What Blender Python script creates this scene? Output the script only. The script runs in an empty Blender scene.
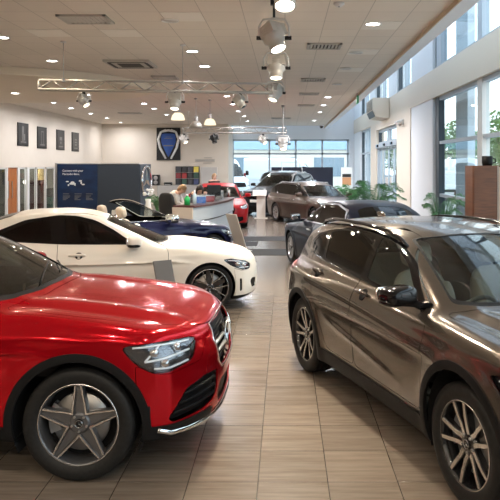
import bpy, math, random
import numpy as np
from mathutils import Vector, Matrix
random.seed(7)
rng = np.random.default_rng(11)
COL = bpy.context.scene.collection
PI = math.pi

# ------------------------------------------------------------------ camera constants
F, CX, CY, CZ = 660.0, 285.0, 165.0, 2.07
def at_y(px, py, Y):                       # point on the sight line of a pixel at a depth
    return Vector(((px - CX) / F * Y, Y, CZ - (py - CY) / F * Y))
def at_z(px, py, z):                       # point on a sight line at a height
    Y = F * (CZ - z) / (py - CY)
    return Vector(((px - CX) / F * Y, Y, z))

# ------------------------------------------------------------------ materials
def mat(name, col, rough=0.5, metal=0.0, coat=0.0, coat_rough=0.03, emit=None, estr=0.0, ior=1.5, spec=0.5):
    m = bpy.data.materials.new(name); m.use_nodes = True
    b = m.node_tree.nodes['Principled BSDF']
    b.inputs['Base Color'].default_value = (*col, 1)
    b.inputs['Roughness'].default_value = rough
    b.inputs['Metallic'].default_value = metal
    b.inputs['Coat Weight'].default_value = coat
    b.inputs['Coat Roughness'].default_value = coat_rough
    b.inputs['IOR'].default_value = ior
    b.inputs['Specular IOR Level'].default_value = spec
    if emit:
        b.inputs['Emission Color'].default_value = (*emit, 1)
        b.inputs['Emission Strength'].default_value = estr
    return m
def noise_mat(name, c1, c2, scale, rough=0.5, bump=0.0, detail=4, stretch=(1, 1, 1), metal=0.0, coat=0.0):
    m = mat(name, c1, rough, metal, coat)
    nt = m.node_tree; N = nt.nodes; L = nt.links; b = N['Principled BSDF']
    tc = N.new('ShaderNodeTexCoord'); mp = N.new('ShaderNodeMapping'); mp.inputs['Scale'].default_value = stretch
    nz = N.new('ShaderNodeTexNoise'); nz.inputs['Scale'].default_value = scale; nz.inputs['Detail'].default_value = detail
    cr = N.new('ShaderNodeValToRGB')
    cr.color_ramp.elements[0].position = 0.3; cr.color_ramp.elements[1].position = 0.7
    cr.color_ramp.elements[0].color = (*c1, 1); cr.color_ramp.elements[1].color = (*c2, 1)
    L.new(tc.outputs['Object'], mp.inputs[0]); L.new(mp.outputs[0], nz.inputs['Vector'])
    L.new(nz.outputs[0], cr.inputs[0]); L.new(cr.outputs[0], b.inputs['Base Color'])
    if bump:
        bp = N.new('ShaderNodeBump'); bp.inputs['Strength'].default_value = bump; bp.inputs['Distance'].default_value = 0.01
        L.new(nz.outputs[0], bp.inputs['Height']); L.new(bp.outputs[0], b.inputs['Normal'])
    return m
def paint_mat(name, col, metal=0.0, rough=0.35, flake=0.0, coat=.5):
    m = mat(name, col, rough, metal, coat, 0.02, spec=.2)
    nt = m.node_tree; N = nt.nodes; L = nt.links; b = N['Principled BSDF']
    if flake:                                                  # fine metallic flake in the base coat
        tc = N.new('ShaderNodeTexCoord'); vo = N.new('ShaderNodeTexVoronoi'); vo.inputs['Scale'].default_value = 900
        mx = N.new('ShaderNodeMixRGB'); mx.inputs[1].default_value = (*col, 1)
        mx.inputs[2].default_value = (*[min(1, c * 1.5 + 0.02) for c in col], 1)
        mt = N.new('ShaderNodeMath'); mt.operation = 'MULTIPLY'; mt.inputs[1].default_value = flake
        L.new(tc.outputs['Object'], vo.inputs['Vector']); L.new(vo.outputs['Distance'], mt.inputs[0])
        L.new(mt.outputs[0], mx.inputs[0]); L.new(mx.outputs[0], b.inputs['Base Color'])
    return m
def glass_mat(name, tint, gloss=1.0, ior=1.5, rough=0.0):
    m = bpy.data.materials.new(name); m.use_nodes = True
    nt = m.node_tree; N = nt.nodes; L = nt.links
    N.remove(N['Principled BSDF'])
    out = N['Material Output']; tr = N.new('ShaderNodeBsdfTransparent'); tr.inputs[0].default_value = (*tint, 1)
    gl = N.new('ShaderNodeBsdfGlossy'); gl.inputs['Roughness'].default_value = rough
    fr = N.new('ShaderNodeFresnel'); fr.inputs[0].default_value = ior
    ge = N.new('ShaderNodeNewGeometry'); io = N.new('ShaderNodeMix'); io.data_type = 'FLOAT'      # both faces of a thin pane reflect alike
    io.inputs[2].default_value = ior; io.inputs[3].default_value = 1/ior; L.new(ge.outputs['Backfacing'], io.inputs[0]); L.new(io.outputs[0], fr.inputs[0])
    mt = N.new('ShaderNodeMath'); mt.operation = 'MULTIPLY'; mt.inputs[1].default_value = gloss; mt.use_clamp = True
    mx = N.new('ShaderNodeMixShader')
    L.new(fr.outputs[0], mt.inputs[0]); L.new(mt.outputs[0], mx.inputs[0])
    L.new(tr.outputs[0], mx.inputs[1]); L.new(gl.outputs[0], mx.inputs[2]); L.new(mx.outputs[0], out.inputs[0])
    return m
def emit_mat(name, col, s):
    m = bpy.data.materials.new(name); m.use_nodes = True
    nt = m.node_tree; N = nt.nodes; N.remove(N['Principled BSDF'])
    e = N.new('ShaderNodeEmission'); e.inputs[0].default_value = (*col, 1); e.inputs[1].default_value = s
    nt.links.new(e.outputs[0], N['Material Output'].inputs[0]); return m

M = {}
M['black_plastic'] = mat('black plastic', (.007, .007, .0075), .5, spec=.15)
M['gloss_black'] = mat('gloss black', (.004, .004, .0045), .06, 0, 0, spec=.4)
M['inner'] = mat('dark lining', (.010, .010, .0105), .9, spec=.1)
M['chrome'] = mat('chrome', (.82, .83, .85), .08, 1)
M['satin'] = mat('satin metal', (.62, .63, .65), .28, 1)
M['machined'] = mat('machined alloy', (.72, .71, .70), .25, 1)
M['grey_alloy'] = mat('grey alloy paint', (.10, .10, .105), .3, .6, .6)
M['black_alloy'] = mat('black alloy paint', (.012, .012, .013), .25, .2, .6)
M['silver_alloy'] = mat('silver alloy paint', (.45, .45, .46), .3, .7, .5)
M['rubber'] = noise_mat('tyre rubber', (.008, .008, .008), (.015, .0145, .014), 40, .55, .05)
M['rubber'].node_tree.nodes['Principled BSDF'].inputs['Specular IOR Level'].default_value = .22
M['iron'] = mat('brake iron', (.28, .27, .26), .35, .9)
M['caliper'] = mat('caliper grey', (.22, .22, .23), .4, .5)
M['glass_clear'] = glass_mat('clear car glass', (.80, .84, .82))
M['glass_dark'] = glass_mat('tinted car glass', (.30, .31, .30))
M['glass_black'] = glass_mat('privacy car glass', (.035, .035, .035))
M['lens'] = glass_mat('lamp lens', (.93, .95, .97))
M['lamp_bezel'] = mat('lamp bezel', (.17, .175, .19), .16, .9)
M['lamp_dark'] = mat('lamp housing', (.03, .03, .034), .25, .3)
M['lamp_silver'] = mat('lamp reflector', (.55, .57, .6), .16, .95)
M['lamp_white'] = mat('lamp light guide', (.85, .88, .92), .2)
M['tail_red'] = mat('tail lamp red', (.35, .006, .008), .12, 0, 1)
M['amber'] = mat('amber reflector', (.6, .18, .01), .2)
M['plate'] = mat('number plate', (.75, .74, .68), .4)
M['leather_black'] = noise_mat('black leather', (.02, .02, .021), (.03, .03, .03), 60, .5, .05)
M['leather_cream'] = noise_mat('cream leather', (.66, .56, .45), (.72, .62, .50), 30, .5, .05)
M['leather_grey'] = noise_mat('grey beige trim', (.30, .28, .25), (.34, .31, .28), 30, .6, .05)

# ------------------------------------------------------------------ mesh builder
class MB:
    def __init__(s): s.v = []; s.f = []; s.m = []; s.sm = []
    def add(s, verts, faces, m=0, smooth=False):
        o = len(s.v); s.v += [tuple(p) for p in verts]
        for f in faces: s.f.append(tuple(i + o for i in f)); s.m.append(m); s.sm.append(smooth)
    def box(s, x0, x1, y0, y1, z0, z1, m=0):
        s.add([(x0,y0,z0),(x1,y0,z0),(x1,y1,z0),(x0,y1,z0),(x0,y0,z1),(x1,y0,z1),(x1,y1,z1),(x0,y1,z1)],
              [(3,2,1,0),(4,5,6,7),(0,1,5,4),(1,2,6,5),(2,3,7,6),(3,0,4,7)], m)
    def obox(s, c, ax, ay, az, m=0):                    # centre and three half-axis vectors
        c, ax, ay, az = Vector(c), Vector(ax), Vector(ay), Vector(az)
        P = [c - ax - ay - az, c + ax - ay - az, c + ax + ay - az, c - ax + ay - az, c - ax - ay + az, c + ax - ay + az, c + ax + ay + az, c - ax + ay + az]
        s.add(P, [(3,2,1,0),(4,5,6,7),(0,1,5,4),(1,2,6,5),(2,3,7,6),(3,0,4,7)], m)
    def bar(s, p0, p1, w, h, m=0, up=(0,0,1)):
        p0, p1 = Vector(p0), Vector(p1); d = (p1 - p0); t = d.normalized(); u = Vector(up)
        sd = t.cross(u)
        if sd.length < 1e-4: sd = t.cross(Vector((1,0,0)))
        sd.normalize(); u = sd.cross(t)
        s.obox((p0 + p1) / 2, d / 2, sd * w / 2, u * h / 2, m)
    def tube(s, pts, r, n=8, m=0, closed=False, caps=True, sx=1.0):
        pts = [Vector(p) for p in pts]; k = len(pts); R = r if hasattr(r, '__len__') else [r] * k
        rings = []; prev = None
        for i, p in enumerate(pts):
            a = pts[(i - 1) % k] if (i or closed) else p; b = pts[(i + 1) % k] if (i < k - 1 or closed) else p
            t = (b - a).normalized()
            if prev is None:
                ref = Vector((0,0,1)) if abs(t.z) < .9 else Vector((1,0,0))
                u = t.cross(ref).normalized()
            else:
                u = (prev - t * prev.dot(t)).normalized()
            prev = u; w = t.cross(u)
            rings.append([p + (u * math.cos(2*PI*j/n) * sx + w * math.sin(2*PI*j/n)) * R[i] for j in range(n)])
        V = [q for rg in rings for q in rg]; Fc = []
        for i in range(k if closed else k - 1):
            i2 = (i + 1) % k
            for j in range(n): Fc.append((i*n+j, i*n+(j+1)%n, i2*n+(j+1)%n, i2*n+j))
        if caps and not closed: Fc.append(tuple(range(n))[::-1]); Fc.append(tuple((k-1)*n + j for j in range(n)))
        s.add(V, Fc, m, True)
    def cyl(s, p0, p1, r0, r1=None, n=20, m=0, caps=True):
        r1 = r0 if r1 is None else r1
        p0, p1 = Vector(p0), Vector(p1); t = (p1 - p0).normalized()
        ref = Vector((0,0,1)) if abs(t.z) < .9 else Vector((1,0,0)); u = t.cross(ref).normalized(); w = t.cross(u)
        V = [p0 + (u*math.cos(2*PI*j/n) + w*math.sin(2*PI*j/n))*r0 for j in range(n)] + [p1 + (u*math.cos(2*PI*j/n) + w*math.sin(2*PI*j/n))*r1 for j in range(n)]
        s.add(V, [(j, (j+1)%n, n+(j+1)%n, n+j) for j in range(n)], m, True)
        if caps:
            s.add(V[:n], [tuple(range(n))[::-1]], m); s.add(V[n:], [tuple(range(n))], m)
    def lathe(s, prof, n=24, o=(0,0,0), axis='z', m=0, mats=None, a0=0, a1=2*PI):
        full = abs(a1 - a0 - 2*PI) < 1e-6; k = len(prof); V = []; nn = n if full else n + 1
        for j in range(nn):
            a = a0 + (a1 - a0) * j / n; c, q = math.cos(a), math.sin(a)
            for r, h in prof:
                p = (r*c, r*q, h) if axis == 'z' else ((r*c, h, r*q) if axis == 'y' else (h, r*c, r*q))
                V.append((p[0]+o[0], p[1]+o[1], p[2]+o[2]))
        for i in range(k - 1):
            Fc = []
            for j in range(n):
                j2 = (j + 1) % nn
                q = (j*k+i, j2*k+i, j2*k+i+1, j*k+i+1)
                Fc.append(q if axis != 'y' else q[::-1])
            ob = len(s.v)
            for f in Fc: s.f.append(tuple(x + ob for x in f)); s.m.append(mats[i] if mats else m); s.sm.append(True)
        s.v += V
    def blob(s, c, r, n=2.5, nu=20, nv=12, m=0, rot=None, fn=None):      # super-ellipsoid
        def sp(a, e): return math.copysign(abs(a) ** e, a)
        e = 2.0 / n; V = []
        for i in range(nv + 1):
            ph = -PI/2 + PI*i/nv
            for j in range(nu):
                th = 2*PI*j/nu
                p = Vector((r[0]*sp(math.cos(ph), e)*sp(math.cos(th), e), r[1]*sp(math.cos(ph), e)*sp(math.sin(th), e), r[2]*sp(math.sin(ph), e)))
                if fn: p = Vector(fn(p))
                if rot: p = rot @ p
                V.append(p + Vector(c))
        Fc = [(i*nu+j, i*nu+(j+1)%nu, (i+1)*nu+(j+1)%nu, (i+1)*nu+j) for i in range(nv) for j in range(nu)]
        s.add(V, Fc, m, True)
    def prism(s, poly, ext, m=0, m_side=None):          # planar polygon (3-D points) pushed along a vector
        P = [Vector(p) for p in poly]; e = Vector(ext); k = len(P)
        s.add(P, [tuple(range(k))[::-1]], m); s.add([p + e for p in P], [tuple(range(k))], m)
        s.add(P + [p + e for p in P], [(i, (i+1)%k, k+(i+1)%k, k+i) for i in range(k)], m if m_side is None else m_side)
    def build(s, name, mats, parent=None, bevel=0.0, loc=None, rot=None, seg=2):
        me = bpy.data.meshes.new(name); me.from_pydata(s.v, [], s.f)
        ml = mats if isinstance(mats, (list, tuple)) else [mats]
        for q in ml: me.materials.append(M[q] if isinstance(q, str) else q)
        me.polygons.foreach_set('material_index', s.m); me.polygons.foreach_set('use_smooth', s.sm)
        me.update()
        o = bpy.data.objects.new(name, me); COL.objects.link(o)
        if parent: o.parent = parent
        if loc is not None: o.location = loc
        if rot is not None: o.rotation_euler = rot
        if bevel:
            b = o.modifiers.new('bevel', 'BEVEL'); b.width = bevel; b.segments = seg; b.limit_method = 'ANGLE'; b.angle_limit = .6
        return o

def tag(o, label=None, cat=None, group=None, kind=None):
    if label: o['label'] = label
    if cat: o['category'] = cat
    if group: o['group'] = group
    if kind: o['kind'] = kind
    return o
def empty(name, loc=(0,0,0), rz=0.0):
    o = bpy.data.objects.new(name, None); o.empty_display_size = .2; COL.objects.link(o)
    o.location = loc; o.rotation_euler = (0, 0, rz); return o
def kids(o): return [c for c in bpy.data.objects if c.parent == o]
def copy_tree(o, parent=None):
    ch = kids(o); c = o.copy(); COL.objects.link(c); c.parent = parent
    for k in ch: copy_tree(k, c)
    return c
# ------------------------------------------------------------------ smooth solids: distance field -> mesh -> panels
def pch(pts):                                              # monotone cubic through points
    pts = sorted(pts); xs = np.array([p[0] for p in pts], float); ys = np.array([p[1] for p in pts], float)
    h = np.diff(xs); d = np.diff(ys) / h; n = len(xs); mm = np.zeros(n)
    mm[0], mm[-1] = d[0], d[-1]
    for i in range(1, n - 1):
        if d[i-1] * d[i] > 0:
            w1, w2 = 2*h[i] + h[i-1], h[i] + 2*h[i-1]
            mm[i] = (w1 + w2) / (w1 / d[i-1] + w2 / d[i])
    def f(x):
        x = np.asarray(x, float); i = np.clip(np.searchsorted(xs, x) - 1, 0, n - 2)
        t = (x - xs[i]) / h[i]; tc = np.clip(t, 0, 1)
        a, b = ys[i], ys[i+1]; ma, mb = mm[i]*h[i], mm[i+1]*h[i]
        v = a*(2*tc**3 - 3*tc**2 + 1) + ma*(tc**3 - 2*tc**2 + tc) + b*(-2*tc**3 + 3*tc**2) + mb*(tc**3 - tc**2)
        return v + np.where(t < 0, t*ma, 0) + np.where(t > 1, (t - 1)*mb, 0)
    return f
def smax(a, b, k):
    h = np.maximum(k - np.abs(a - b), 0) / k
    return np.maximum(a, b) + h*h*k*.25
def smin(a, b, k): return -smax(-a, -b, k)
def sdseg(x, y, z, a, b, ra, rb=None):                     # capsule that may taper
    rb = ra if rb is None else rb
    ax, ay, az = a; bx, by, bz = b; dx, dy, dz = bx-ax, by-ay, bz-az
    t = np.clip(((x-ax)*dx + (y-ay)*dy + (z-az)*dz) / (dx*dx + dy*dy + dz*dz + 1e-9), 0, 1)
    return np.sqrt((x-ax-dx*t)**2 + (y-ay-dy*t)**2 + (z-az-dz*t)**2) - (ra + (rb - ra)*t)
def sdell(x, y, z, c, r):
    q = np.sqrt(((x-c[0])/r[0])**2 + ((y-c[1])/r[1])**2 + ((z-c[2])/r[2])**2)
    return (q - 1) * min(r)
def fillet(poly, r, n=5):
    out = []; k = len(poly)
    for i in range(k):
        p0, p, p2 = Vector(poly[i-1][:2]), Vector(poly[i][:2]), Vector(poly[(i+1) % k][:2])
        rr = poly[i][2] if len(poly[i]) > 2 else r
        a = p + (p0 - p).normalized() * min(rr, (p0 - p).length * .48); b = p + (p2 - p).normalized() * min(rr, (p2 - p).length * .48)
        for j in range(n + 1):
            t = j / n; out.append(tuple(a*(1-t)**2 + p*2*t*(1-t) + b*t*t))
    return out
def sdpoly(px, py, poly):
    d = np.full(px.shape, 1e9); s = np.ones(px.shape); k = len(poly)
    for i in range(k):
        ax, ay = poly[i]; bx, by = poly[i-1]
        ex, ey = bx-ax, by-ay; wx, wy = px-ax, py-ay
        L = ex*ex + ey*ey
        if L < 1e-14: continue
        t = np.clip((wx*ex + wy*ey) / L, 0, 1)
        d = np.minimum(d, (wx - ex*t)**2 + (wy - ey*t)**2)
        c1 = py >= ay; c2 = py < by; c3 = ex*wy > ey*wx
        s = np.where((c1 & c2 & c3) | (~c1 & ~c2 & ~c3), -s, s)
    return s * np.sqrt(d)
def grad(f, P, e=8e-4):
    x, y, z = P.T
    g = np.stack([f(x+e,y,z)-f(x-e,y,z), f(x,y+e,z)-f(x,y-e,z), f(x,y,z+e)-f(x,y,z-e)], 1) / (2*e)
    return g
def project(f, P, it=3):
    for _ in range(it):
        g = grad(f, P); v = f(*P.T); q = (g*g).sum(1) + 1e-9
        st = np.clip(v / q, -.05, .05)
        P = P - g * st[:, None]
    return P
def normals(f, P):
    g = grad(f, P, 2e-3); return g / (np.linalg.norm(g, axis=1)[:, None] + 1e-12)
def polygonise(f, lo, hi, h):
    ax = [np.arange(l, u + h, h) for l, u in zip(lo, hi)]
    n = [len(a) for a in ax]
    Fv = np.empty(n, np.float32)
    for i0 in range(0, n[0], 24):                             # by slabs: bounded memory
        X, Y, Z = np.meshgrid(ax[0][i0:i0+24], ax[1], ax[2], indexing='ij'); Fv[i0:i0+24] = f(X, Y, Z)
    S = Fv < 0
    c = np.zeros([k - 1 for k in n], np.int8)
    for i in (0,1):
        for j in (0,1):
            for k in (0,1): c += S[i:n[0]-1+i, j:n[1]-1+j, k:n[2]-1+k]
    act = np.argwhere((c > 0) & (c < 8)); idx = np.full(c.shape, -1, np.int32); idx[tuple(act.T)] = np.arange(len(act))
    acc = np.zeros((len(act), 3)); cnt = np.zeros(len(act))
    cor = [(i,j,k) for i in (0,1) for j in (0,1) for k in (0,1)]
    for a in cor:
        for d in range(3):
            if a[d]: continue
            b = list(a); b[d] = 1
            fa = Fv[tuple((act + np.array(a)).T)].astype(float); fb = Fv[tuple((act + np.array(b)).T)].astype(float)
            x = (fa < 0) != (fb < 0); t = np.where(x, fa / np.where(x, fa - fb, 1), 0)
            p = np.tile(np.array(a, float), (len(act), 1)); p[:, d] += t
            acc += np.where(x[:, None], p, 0); cnt += x
    V = (act + acc / cnt[:, None]) * h + np.array([a[0] for a in ax])
    tri = []
    for d in range(3):
        e1, e2 = (d+1) % 3, (d+2) % 3
        sl0 = [slice(1, None)]*3; sl0[d] = slice(0, n[d]-1); sl1 = list(sl0); sl1[d] = slice(1, n[d])
        A, B = S[tuple(sl0)], S[tuple(sl1)]
        E = np.argwhere(A != B); off = np.array([1,1,1]); off[d] = 0; E = E + off
        ok = (E[:, e1] < n[e1]-1) & (E[:, e2] < n[e2]-1); E = E[ok]
        fl = S[tuple(E.T)]
        u = np.zeros(3, int); u[e1] = 1; w = np.zeros(3, int); w[e2] = 1
        q = [idx[tuple((E - u - w).T)], idx[tuple((E - w).T)], idx[tuple(E.T)], idx[tuple((E - u).T)]]
        Q = np.stack(q, 1); Q[~fl] = Q[~fl][:, ::-1]
        tri += [Q[:, [0,1,2]], Q[:, [0,2,3]]]
    return V, np.concatenate(tri)
def split(V, T, fn):                                        # cut triangles along fn = 0; returns (V, inside, outside)
    if len(T) == 0: return V, T, T
    g = fn(*V.T); g = np.where(g == 0, 1e-9, g)
    s = g < 0; k = s[T].sum(1)
    ins, out, mix = T[k == 3], T[k == 0], T[(k > 0) & (k < 3)]
    if len(mix) == 0: return V, ins, out
    # rotate so that the odd vertex comes first
    sm = s[mix]; odd = np.where(sm.sum(1) == 1, sm.argmax(1), (~sm).argmax(1))
    r = np.stack([mix[np.arange(len(mix)), (odd + i) % 3] for i in range(3)], 1)
    ed = np.concatenate([r[:, [0,1]], r[:, [0,2]]]); ed = np.sort(ed, 1)
    ue, inv = np.unique(ed, axis=0, return_inverse=True); inv = inv.reshape(-1)
    a, b = V[ue[:,0]], V[ue[:,1]]; ga, gb = g[ue[:,0]].copy(), g[ue[:,1]].copy()
    lo, hi = a.copy(), b.copy(); P = a
    for _ in range(5):                                         # false position with bisection
        t = np.clip(ga / (ga - gb), .03, .97); P = lo + (hi - lo) * t[:, None]; gp = fn(*P.T)
        left = (gp < 0) == (ga < 0)
        lo = np.where(left[:, None], P, lo); ga = np.where(left, gp, ga); hi = np.where(left[:, None], hi, P); gb = np.where(left, gb, gp)
    n0 = len(V); V = np.concatenate([V, P]); m = len(r); e1, e2 = n0 + inv[:m], n0 + inv[m:]
    small = np.stack([r[:,0], e1, e2], 1); q1 = np.stack([e1, r[:,1], r[:,2]], 1); q2 = np.stack([e1, r[:,2], e2], 1)
    oi = s[r[:,0]]
    ins = np.concatenate([ins, small[oi], q1[~oi], q2[~oi]]); out = np.concatenate([out, small[~oi], q1[oi], q2[oi]])
    return V, ins, out
def panel(name, f, V, T, mats, parent, outer=0.0, thick=0.012, m_out=0, m_in=1):
    """a shell panel cut from the surface, given a real thickness and exact normals"""
    if len(T) == 0: return None
    used, inv = np.unique(T.reshape(-1), return_inverse=True); T = inv.reshape(T.shape)
    P = project(f, V[used], 2); N = normals(f, P)
    e0 = np.linalg.norm(np.cross(P[T[:,1]] - P[T[:,0]], P[T[:,2]] - P[T[:,0]]), axis=1)
    T = T[e0 > 1e-9]; n = len(P)
    PO = P + N * outer; VV = [PO]; NN = [N]; FF = [T]; MI = [np.full(len(T), m_out)]
    if thick:
        PI_ = PO - N * thick
        VV.append(PI_); NN.append(-N); FF.append(T[:, ::-1] + n); MI.append(np.full(len(T), m_in))
        ed = np.concatenate([T[:, [0,1]], T[:, [1,2]], T[:, [2,0]]]); key = np.sort(ed, 1)
        u, iv, ct = np.unique(key, axis=0, return_inverse=True, return_counts=True); bd = ed[ct[iv.reshape(-1)] == 1]
        if len(bd):
            a, b = PO[bd[:,0]], PO[bd[:,1]]; c, d = PI_[bd[:,1]], PI_[bd[:,0]]
            wn = np.cross(b - a, N[bd[:,0]]); wn /= (np.linalg.norm(wn, axis=1)[:, None] + 1e-12)
            k = len(bd); o = 2*n
            VV += [a, b, c, d]; NN += [wn]*4
            i = np.arange(k)
            # rim wall, wound to face outward
            FF += [np.stack([o+i+k, o+i, o+i+3*k], 1), np.stack([o+i+k, o+i+3*k, o+i+2*k], 1)]; MI += [np.full(2*k, m_out)]
    VV = np.concatenate(VV); NN = np.concatenate(NN); FF = np.concatenate(FF); MI = np.concatenate(MI)
    return np_mesh(name, VV, FF, NN, mats, MI, parent)
def np_mesh(name, V, T, N, mats, MI, parent):
    me = bpy.data.meshes.new(name)
    me.vertices.add(len(V)); me.vertices.foreach_set('co', V.astype(np.float32).ravel())
    me.loops.add(len(T)*3); me.loops.foreach_set('vertex_index', T.astype(np.int32).ravel())
    me.polygons.add(len(T)); me.polygons.foreach_set('loop_start', np.arange(0, len(T)*3, 3, dtype=np.int32))
    for q in mats: me.materials.append(M[q] if isinstance(q, str) else q)
    me.polygons.foreach_set('material_index', MI.astype(np.int32)); me.polygons.foreach_set('use_smooth', np.ones(len(T), bool))
    me.update(calc_edges=True); me.validate()
    if N is not None and len(me.vertices) == len(N): me.normals_split_custom_set_from_vertices(N.astype(np.float32).tolist())
    o = bpy.data.objects.new(name, me); COL.objects.link(o)
    if parent: o.parent = parent
    return o
# ------------------------------------------------------------------ cars
def car_field(S):
    D, R, W, SZ, GB, GT, NZ, TZ = (pch(S[k]) for k in ('D', 'R', 'W', 'S', 'GB', 'GT', 'N', 'T'))
    zb = S.get('zb', .2); cr = S.get('crown', .05); crr = S.get('crown_roof', .035); pn, en = S.get('pn', (.30, 3.2)); ptl, et = S.get('pt', (.22, 3.2))
    z0, z1 = S['gz']; xs = S.get('xs', -1.6); cs = S.get('cs', .26); csr = S.get('csr', .15); feat = S.get('feat'); deck = S.get('deck')
    kd, kn, ks = S.get('k', (.10, .07, .12)); kg = S.get('kg', .05); kr = S.get('kr', .07)
    wx, Ra, fl = S['wx'], S['Ra'], S.get('flare', .012)
    def f(x, y, z):
        a = np.abs(y); e = 1e-2
        d = D(x); gd = (D(x+e) - D(x-e)) / (2*e)
        dk = z - d + cr*(a/.8)**2
        if deck is not None: dk = dk - deck(x, a)
        dk = dk / np.sqrt(1 + gd*gd)
        w = W(x)*SZ(z)
        for q in wx:
            r = np.sqrt((x-q)**2 + (z-S['r'])**2)
            w = w + fl*np.exp(-((r-Ra-.02)/.075)**2)
        if feat is not None: w = w + feat(x, z)
        sd = a - w
        tn = (a/.9)
        no = (x - NZ(z) + pn*tn**en) / np.sqrt(1 + (pn*en/.9*tn**(en-1))**2)
        ta = (TZ(z) + ptl*tn**et - x) / np.sqrt(1 + (ptl*et/.9*tn**(et-1))**2)
        body = smax(dk, sd, kd)
        body = smax(smax(body, no, kn), ta, ks)
        body = smax(body, zb - z, .03)
        xx = x + a*a*np.where(x > xs, cs, -csr)*np.clip(np.abs(x-xs)/.4, 0, 1)
        rr = R(xx); gr = (R(xx+e) - R(xx-e)) / (2*e)
        ro = (z - rr + crr*(a/.6)**2) / np.sqrt(1 + gr*gr)
        t = np.clip((z-z0)/(z1-z0), -.6, 1.2)
        g = GB(x)*(1-t) + GT(x)*t + .03*np.maximum(t, 0)*(1-t)
        gs = (a - g)*.94
        gh = smax(ro, gs, kr)
        gh = smax(gh, z0 - .25 - z, .02)
        gh = smax(gh, ta, .05)
        return smin(body, gh, kg)
    return f
class Car:
    def __init__(s, S, h, name='car'):
        s.S = S; s.f = car_field(S); s.root = empty(name); s.parts = {}
        x0 = min(p[1] for p in S['T']) - .04; x1 = max(p[1] for p in S['N']) + .04
        wm = max(p[1] for p in S['W']) + .06; zm = max(p[1] for p in S['R']) + .05
        V, T = polygonise(s.f, (x0, -wm, .1), (x1, wm, zm), h)
        s.V = project(s.f, V, 3); s.T = T
    def view(s, view, poly, cond=None, rnd=.02):
        P = fillet(poly, rnd)
        def fn(x, y, z):
            a = np.abs(y)
            u, v = {'side': (x, z), 'top': (x, a), 'front': (a, z), 'rear': (a, z)}[view]
            d = sdpoly(u, v, P)
            if cond is not None: d = np.maximum(d, cond(x, a, z))
            return d
        return fn
    def cut(s, fn, seam=0.0):
        if seam:
            s.V, keep, s.T = split(s.V, s.T, lambda x,y,z: fn(x,y,z) - seam)
            s.V, ins, _ = split(s.V, keep, lambda x,y,z: fn(x,y,z) + seam)
        else: s.V, ins, s.T = split(s.V, s.T, fn)
        return ins
    def sides(s, T):
        m = s.V[T].mean(1)[:, 1] > 0
        return (('left', T[m]), ('right', T[~m]))
    def add(s, name, T, mats, parent=None, outer=0.0, thick=.012, both=False):
        """makes the part; both=True gives a left and a right one"""
        res = []
        for k, t in (s.sides(T) if both else (('', T),)):
            p = parent[k] if isinstance(parent, dict) else (parent or s.root)
            o = panel(name, s.f, s.V, t, mats, p, outer, thick)
            res.append((k, o))
        return dict(res)
    def surf(s, view, u, v, side=-1):
        """point and normal on the skin seen from a side"""
        t = np.linspace(1.15, 0, 600)
        if view == 'side': P = np.stack([np.full(600, u), side*t, np.full(600, v)], 1)
        elif view == 'front':
            t = np.linspace(1.4, -.6, 1000); P = np.stack([t, np.full(1000, u), np.full(1000, v)], 1)
        elif view == 'rear':
            xt = min(p[1] for p in s.S['T']); t = np.linspace(xt-.1, xt+1.2, 700); P = np.stack([t, np.full(700, u), np.full(700, v)], 1)
        else:
            t = np.linspace(2.2, .3, 1200); P = np.stack([np.full(1200, u), np.full(1200, v), t], 1)
        g = s.f(*P.T); i = int(np.argmax(g < 0))
        p = project(s.f, P[i:i+1], 2); n = normals(s.f, p)
        return Vector(p[0]), Vector(n[0])
    def line(s, view, pts, off=0.0, side=-1, n=6):
        """curve that lies on the skin through points given in a view"""
        out = []
        P = [Vector((*p, 0)) for p in pts]
        for i in range(len(P)-1):
            for j in range(n):
                q = P[i].lerp(P[i+1], j/n); out.append(q)
        out.append(P[-1]); res = []
        for q in out:
            p, nn = s.surf(view, q.x, q.y, side); res.append(p + nn*off)
        return res

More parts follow.
